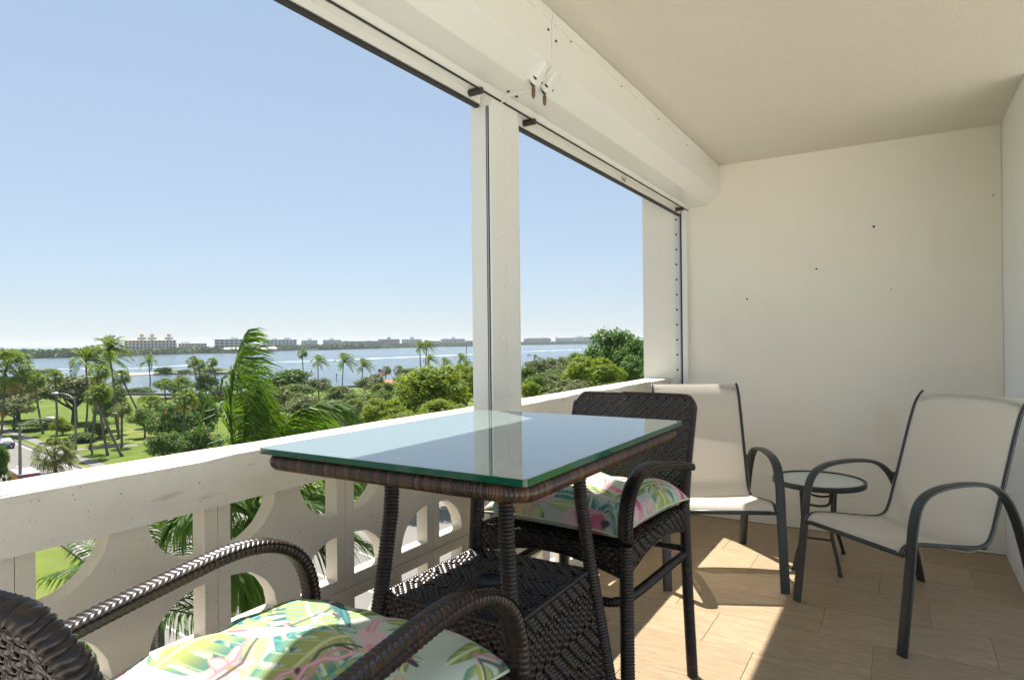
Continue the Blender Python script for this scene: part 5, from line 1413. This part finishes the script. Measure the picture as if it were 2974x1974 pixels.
M['car_paint'] = mat('grey_car_paint', (.10, .12, .15), .25, metal=.4, coat=.6)
M['tail'] = mat('tail_lamp', (.35, .02, .025), .25, coat=.5)
M['tyre'] = mat('tyre', (.02, .02, .02), .85)
M['rim'] = mat('wheel_rim', (.45, .45, .46), .35, metal=.8)
M['plate'] = mat('plate', (.55, .55, .5), .5)
def wheels(e, xs, ys, r):
    for x in xs:
        for y in ys:
            o = part('wheel', MB().tube([(x-.11, y, r), (x-.09, y, r), (x+.09, y, r), (x+.11, y, r)], [r*.93, r, r, r*.93], 18), M['tyre'], e, 'auto')
            part('rim', MB().tube([(x-.115, y, r), (x+.115, y, r)], r*.6, 12), M['rim'], o)
ang_st = math.atan2(-kd.x, kd.y)                            # local +y along kd
def sedan(loc, rz):
    e = empty('sedan', loc, rz); tag(e, 'dark grey sedan driving away on the street', 'car')
    prof = [(-2.35, .35), (-2.38, .62), (-2.30, .92), (-1.75, 1.0), (1.1, .95), (2.0, .82), (2.36, .62), (2.38, .35)]
    mb = MB(); mb.prism(prof, -.88, .88, 'yz'); o = part('body', mb, M['car_paint'], e); bevel(o, .10, 3)
    cab = MB().add([(-.80, -1.85, .96), (.80, -1.85, .96), (.80, 1.15, .93), (-.80, 1.15, .93), (-.60, -1.05, 1.45), (.60, -1.05, 1.45), (.60, .35, 1.45), (-.60, .35, 1.45)],
                   [(0, 1, 5, 4), (1, 2, 6, 5), (2, 3, 7, 6), (3, 0, 4, 7), (4, 5, 6, 7)])
    o = part('cabin', cab, M['car_paint'], e); bevel(o, .05, 2)
    part('rear_window', MB().add([(-.68, -1.78, 1.02), (.68, -1.78, 1.02), (.52, -1.13, 1.42), (-.52, -1.13, 1.42)], [(0, 1, 2, 3)]), M['window'], e, recalc=False, loc=(0, -.012, .012))
    for s in (-1, 1):
        part('side_window', MB().add([(s*.80, -1.6, 1.03), (s*.80, .85, 1.03), (s*.625, .30, 1.42), (s*.625, -1.0, 1.42)], [(0, 1, 2, 3)]), M['window'], e, recalc=False, loc=(s*.012, 0, .004))
        part('tail_light', MB().box(s*.86-.18, s*.86+.03, -2.41, -2.2, .68, .88), M['tail'], e)
        part('mirror', MB().box(s*.98-.1, s*.98+.1, .72, .86, 1.0, 1.14), M['car_paint'], e)
    part('number_plate', MB().box(-.26, .26, -2.42, -2.40, .66, .80), M['plate'], e)
    part('bumper', MB().box(-.86, .86, -2.46, -2.36, .36, .56), M['car_paint'], e)
    wheels(e, (-.82, .82), (-1.45, 1.45), .33); return e
cp = ground(13, 1299); sedan((cp.x, cp.y, GZ+.03), ang_st+math.pi)
M['van_white'] = mat('van_white', (.72, .72, .72), .3, coat=.4)
M['van_red'] = mat('van_red', (.50, .03, .06), .3, coat=.4)
M['van_orange'] = mat('van_orange', (.55, .22, .10), .35, col2=(.6, .5, .4), vscale=1.2)
M['van_dark'] = mat('van_dark_wrap', (.06, .045, .06), .35, coat=.3)
def van(loc, rz):
    e = empty('delivery_van', loc, rz); tag(e, 'white roofed delivery van with red and dark lettered wrap on the street', 'van')
    prof = [(-2.9, .35), (-2.95, 1.2), (-2.85, 2.42), (1.3, 2.46), (1.75, 2.3), (2.25, 1.45), (2.85, 1.2), (2.95, .35)]
    o = part('body', MB().prism(prof, -1.0, 1.0, 'yz'), M['van_red'], e); bevel(o, .08, 2)
    part('roof', MB().prism([(-2.8, 2.47), (-2.75, 2.56), (1.2, 2.58), (1.4, 2.46)], -.93, .93, 'yz'), M['van_white'], e)
    for s in (-1, 1):
        sd = part('side_panel', MB().box(s*1.012-.004, s*1.012+.004, -2.6, .5, .5, 1.75), M['van_orange'], e)
        part('side_window', MB().add([(s*1.012, .7, 1.45), (s*1.012, 1.95, 1.45), (s*1.012, 1.6, 2.1), (s*1.012, .7, 2.15)], [(0, 1, 2, 3)]), M['window'], e, recalc=False)
        for i, (l0, l1, mm) in enumerate(((-2.4, .2, 'van_red'), (-2.5, .3, 'van_white'), (-2.45, .25, 'van_white'), (-2.5, .1, 'rim'))):
            # rows of short lettering strokes
            mb = MB(); rg = random.Random(i); y = l0
            while y < l1:
                wdt = rg.uniform(.06, .16); mb.box(s*1.019-.002, s*1.019+.002, y, y+wdt, 1.62-.28*i-.08, 1.62-.28*i+.08); y += wdt+rg.uniform(.03, .09)
            part('lettering', mb, M[mm], sd)
        part('mirror', MB().box(s*1.28-.13, s*1.28+.13, 1.75, 1.95, 1.35, 1.75), M['tyre'], e)
        part('mirror_arm', MB().box(s*1.08-.1, s*1.08+.1, 1.8, 1.88, 1.45, 1.52), M['tyre'], e)
        part('tail_light', MB().box(s*.93-.05, s*.93+.05, -2.97, -2.85, .9, 1.5), M['tail'], e)
    rd = part('rear_doors', MB().box(-.9, .9, -2.985, -2.90, .5, 2.3), M['van_dark'], e)
    for i, mm in enumerate(('van_red', 'van_white', 'rim', 'rim', 'van_white')):
        mb = MB(); rg = random.Random(40+i); x = -.75
        while x < .7:
            wd = rg.uniform(.05, .14) if i < 2 or i == 4 else rg.uniform(.3, .6); mb.box(x, min(.78, x+wd), -2.992, -2.986, 1.98-.3*i-(.1 if i < 2 else .05), 1.98-.3*i+(.1 if i < 2 else .03)); x += wd+rg.uniform(.03, .08)
        part('lettering', mb, M[mm], rd)
    part('windscreen', MB().add([(-.88, 2.26, 1.47), (.88, 2.26, 1.47), (.80, 1.79, 2.27), (-.80, 1.79, 2.27)], [(0, 1, 2, 3)]), M['window'], e, recalc=False, loc=(0, .012, .008))
    part('bonnet', MB().box(-.9, .9, 2.3, 2.9, .9, 1.12), M['van_white'], e)
    wheels(e, (-.92, .92), (-1.8, 1.9), .36); return e
vp = ground(68, 1436); van((vp.x, vp.y, GZ+.03), ang_st+math.pi)

# hut with red roof, flag
hb = at_depth(1127, 1108, 170); hut = empty('park_hut', (hb.x, hb.y, GZ), facing_frame(1127, 170)); tag(hut, 'small hut with red tiled roof half hidden by the mango tree', 'building')
hz_ = hb.z-GZ
part('wall', MB().box(-2.6, 2.6, 0, 4, 0, hz_-.6), M['bcream'], hut)
part('roof', MB().add([(-3.1, -.5, hz_-.6), (3.1, -.5, hz_-.6), (3.1, 4.5, hz_-.6), (-3.1, 4.5, hz_-.6), (-1, 2, hz_+.5), (1, 2, hz_+.5)], [(0, 1, 5, 4), (1, 2, 5), (2, 3, 4, 5), (3, 0, 4), (3, 2, 1, 0)]), M['roof_red'], hut)
part('window', MB().box(-.6, .6, -.04, .05, 1.2, 2.2), M['win'], hut)
fb = at_depth(1098.5, 1100, 175); fl = empty('flag_pole', (fb.x, fb.y, GZ), facing_frame(1098, 175)); tag(fl, 'thin flag pole with a wind blown stars and stripes flag', 'flag')
tz = at_depth(1098, 1071, 175).z-GZ
part('pole', MB().tube([(0, 0, -.1), (0, 0, tz)], [.07, .045], 6), M['galv'], fl)
M['flag_red'] = mat('flag_red', (.50, .04, .06), .8); M['flag_white'] = mat('flag_white', (.7, .68, .66), .8); M['flag_blue'] = mat('flag_blue', (.03, .05, .16), .8)
fo = empty('x'); bpy.data.objects.remove(fo)
FW, FH = 1.75, 1.12
def fpt(u, v, o=0.): return (u*FW, .10*math.sin(u*7)*u+o, tz-.1-v*FH-.45*u*u+.05*math.sin(u*6))
for s in range(13):
    part('stripe', MB().grid(lambda u, v: fpt(u, (s+v)/13), 10, 1), M['flag_red' if s % 2 == 0 else 'flag_white'], fl, True, False)
part('canton', MB().grid(lambda u, v: fpt(u*.4, v*7/13, -.012), 5, 3), M['flag_blue'], fl, True, False)
# sailboat, markers, wakes
sbp = ground(1537, 1032, WZ); sd_ = depth_of(sbp); k = sd_/F_PX
sbt = empty('sailboat', (sbp.x, sbp.y, WZ), facing_frame(1537, sd_)); tag(sbt, 'anchored sailboat with bare mast on the lagoon', 'boat')
hl = 7.5*k
part('hull', MB().add([(-hl, -.9, 1.1), (hl*.7, -1.1, 1.0), (hl*1.15, 0, 1.25), (hl*.7, 1.1, 1.0), (-hl, .9, 1.1), (-hl*.9, -.6, -.2), (hl*.75, -.5, -.2), (hl*.75, .5, -.2), (-hl*.9, .6, -.2)], [(0, 1, 6, 5), (1, 2, 6), (2, 3, 7, 6), (3, 4, 8, 7), (4, 0, 5, 8), (0, 4, 3, 2, 1), (5, 6, 7, 8)]), M['bwhite'], sbt)
part('cabin', MB().box(-hl*.3, hl*.4, -.6, .6, 1.0, 1.7), M['bwhite'], sbt)
part('mast', MB().tube([(hl*.15, 0, 1), (hl*.15, 0, 33*k)], [.12, .08], 6), M['galv'], sbt)
part('boom', MB().tube([(hl*.15, 0, 2.4), (-hl*.85, 0, 2.3)], .13, 6), M['flag_blue'], sbt)
for (x, y0, y1, l) in ((978, 1106, 1085, 'channel marker pile in the lagoon by the shaggy coconut palm'), (1669, 1016, 1008.5, 'far channel marker pile beside the boat wake'), (1355, 1027, 1003, 'tall thin marker mast on the water beside the white post'), (818, 1076, 1066, 'short marker pile beyond the sea grape thicket')):
    p = ground(x, y0, WZ); dd = depth_of(p); h = at_depth(x, y1, dd).z-WZ
    e = empty('channel_marker', (p.x, p.y, WZ)); tag(e, l, 'marker')
    part('pile', MB().tube([(0, 0, -1), (0, 0, h)], max(.12, h*.045), 8), M['bark'], e); part('board', MB().box(-.5, .5, -.05, .05, h*.82, h*.98), M['bark'], e)
for i, (a, b, wpx, l) in enumerate((((846, 1051), (1420, 1027), 2.2, 'long white boat wake across the lagoon'), ((1500, 1021.5), (1760, 1012.5), 1.4, 'bright boat wake beyond the sailboat'), ((330, 1073), (640, 1055), 1.6, 'soft boat wake behind the royal palm'), ((60, 1076), (330, 1067), 1.2, 'faint boat wake near the sand spit'), ((700, 1054), (900, 1048), 1.5, 'faint wake ahead of the long white wake'))):
    mb = MB(); n_ = 24; rg = random.Random(i)
    for j in range(n_+1):
        t = j/n_; x, y = a[0]+(b[0]-a[0])*t, a[1]+(b[1]-a[1])*t
        w_ = wpx*(.35+.65*rg.random())*min(1, 4*t+.2)*min(1, 4*(1-t)+.2)
        p, q = ground(x, y-w_/2, WZ), ground(x, y+w_/2, WZ); mb.v += [(p.x, p.y, WZ+.03), (q.x, q.y, WZ+.03)]
    mb.f = [(2*j, 2*j+1, 2*j+3, 2*j+2) for j in range(n_)]
    o = part('boat_wake', mb, M['foam'], None, recalc=False); struct(o, label=l)
    if o.data.polygons[0].normal.z < 0: o.data.flip_normals()
for i, (x, y, l) in enumerate(((1585, 1000.5, 'tiny white motorboat with bow wave near the far shore'), (1686, 998, 'tiny white motorboat farther along the far shore'))):
    p = ground(x, y, WZ); e = empty('motorboat', (p.x, p.y, WZ), facing_frame(x, 1)); tag(e, l, 'boat')
    part('hull', MB().add([(-6, -1.6, 1.2), (5, -1.6, 1.4), (8, 0, 1.9), (5, 1.6, 1.4), (-6, 1.6, 1.2), (-6, -1, -.3), (5, -1, -.3), (5, 1, -.3), (-6, 1, -.3)], [(0, 1, 6, 5), (1, 2, 6), (2, 3, 7, 6), (3, 4, 8, 7), (4, 0, 5, 8), (0, 4, 3, 2, 1), (5, 6, 7, 8)]), M['bwhite'], e)
    part('cabin', MB().box(-2, 2.5, -1.2, 1.2, 1.25, 2.9), M['bwhite'], e); part('windscreen', MB().box(2.51, 2.6, -1.1, 1.1, 1.9, 2.7), M['win'], e)

# ---------------------------------------------------------------- air over the lagoon
hz = part('haze', MB().box(-9000, 5000, -500, 9000, WZ-1.5, 40), None); hz['kind'] = 'stuff'; hz['label'] = 'thin bright haze over the lagoon'
HM = bpy.data.materials.new('haze'); HM.use_nodes = True; t = HM.node_tree; t.nodes.remove(t.nodes['Principled BSDF'])
pv = t.nodes.new('ShaderNodeVolumePrincipled'); pv.inputs['Color'].default_value = (.86, .92, 1, 1); pv.inputs['Density'].default_value = .00008; pv.inputs['Anisotropy'].default_value = .3
t.links.new(pv.outputs[0], t.nodes['Material Output'].inputs['Volume']); hz.data.materials.append(HM)
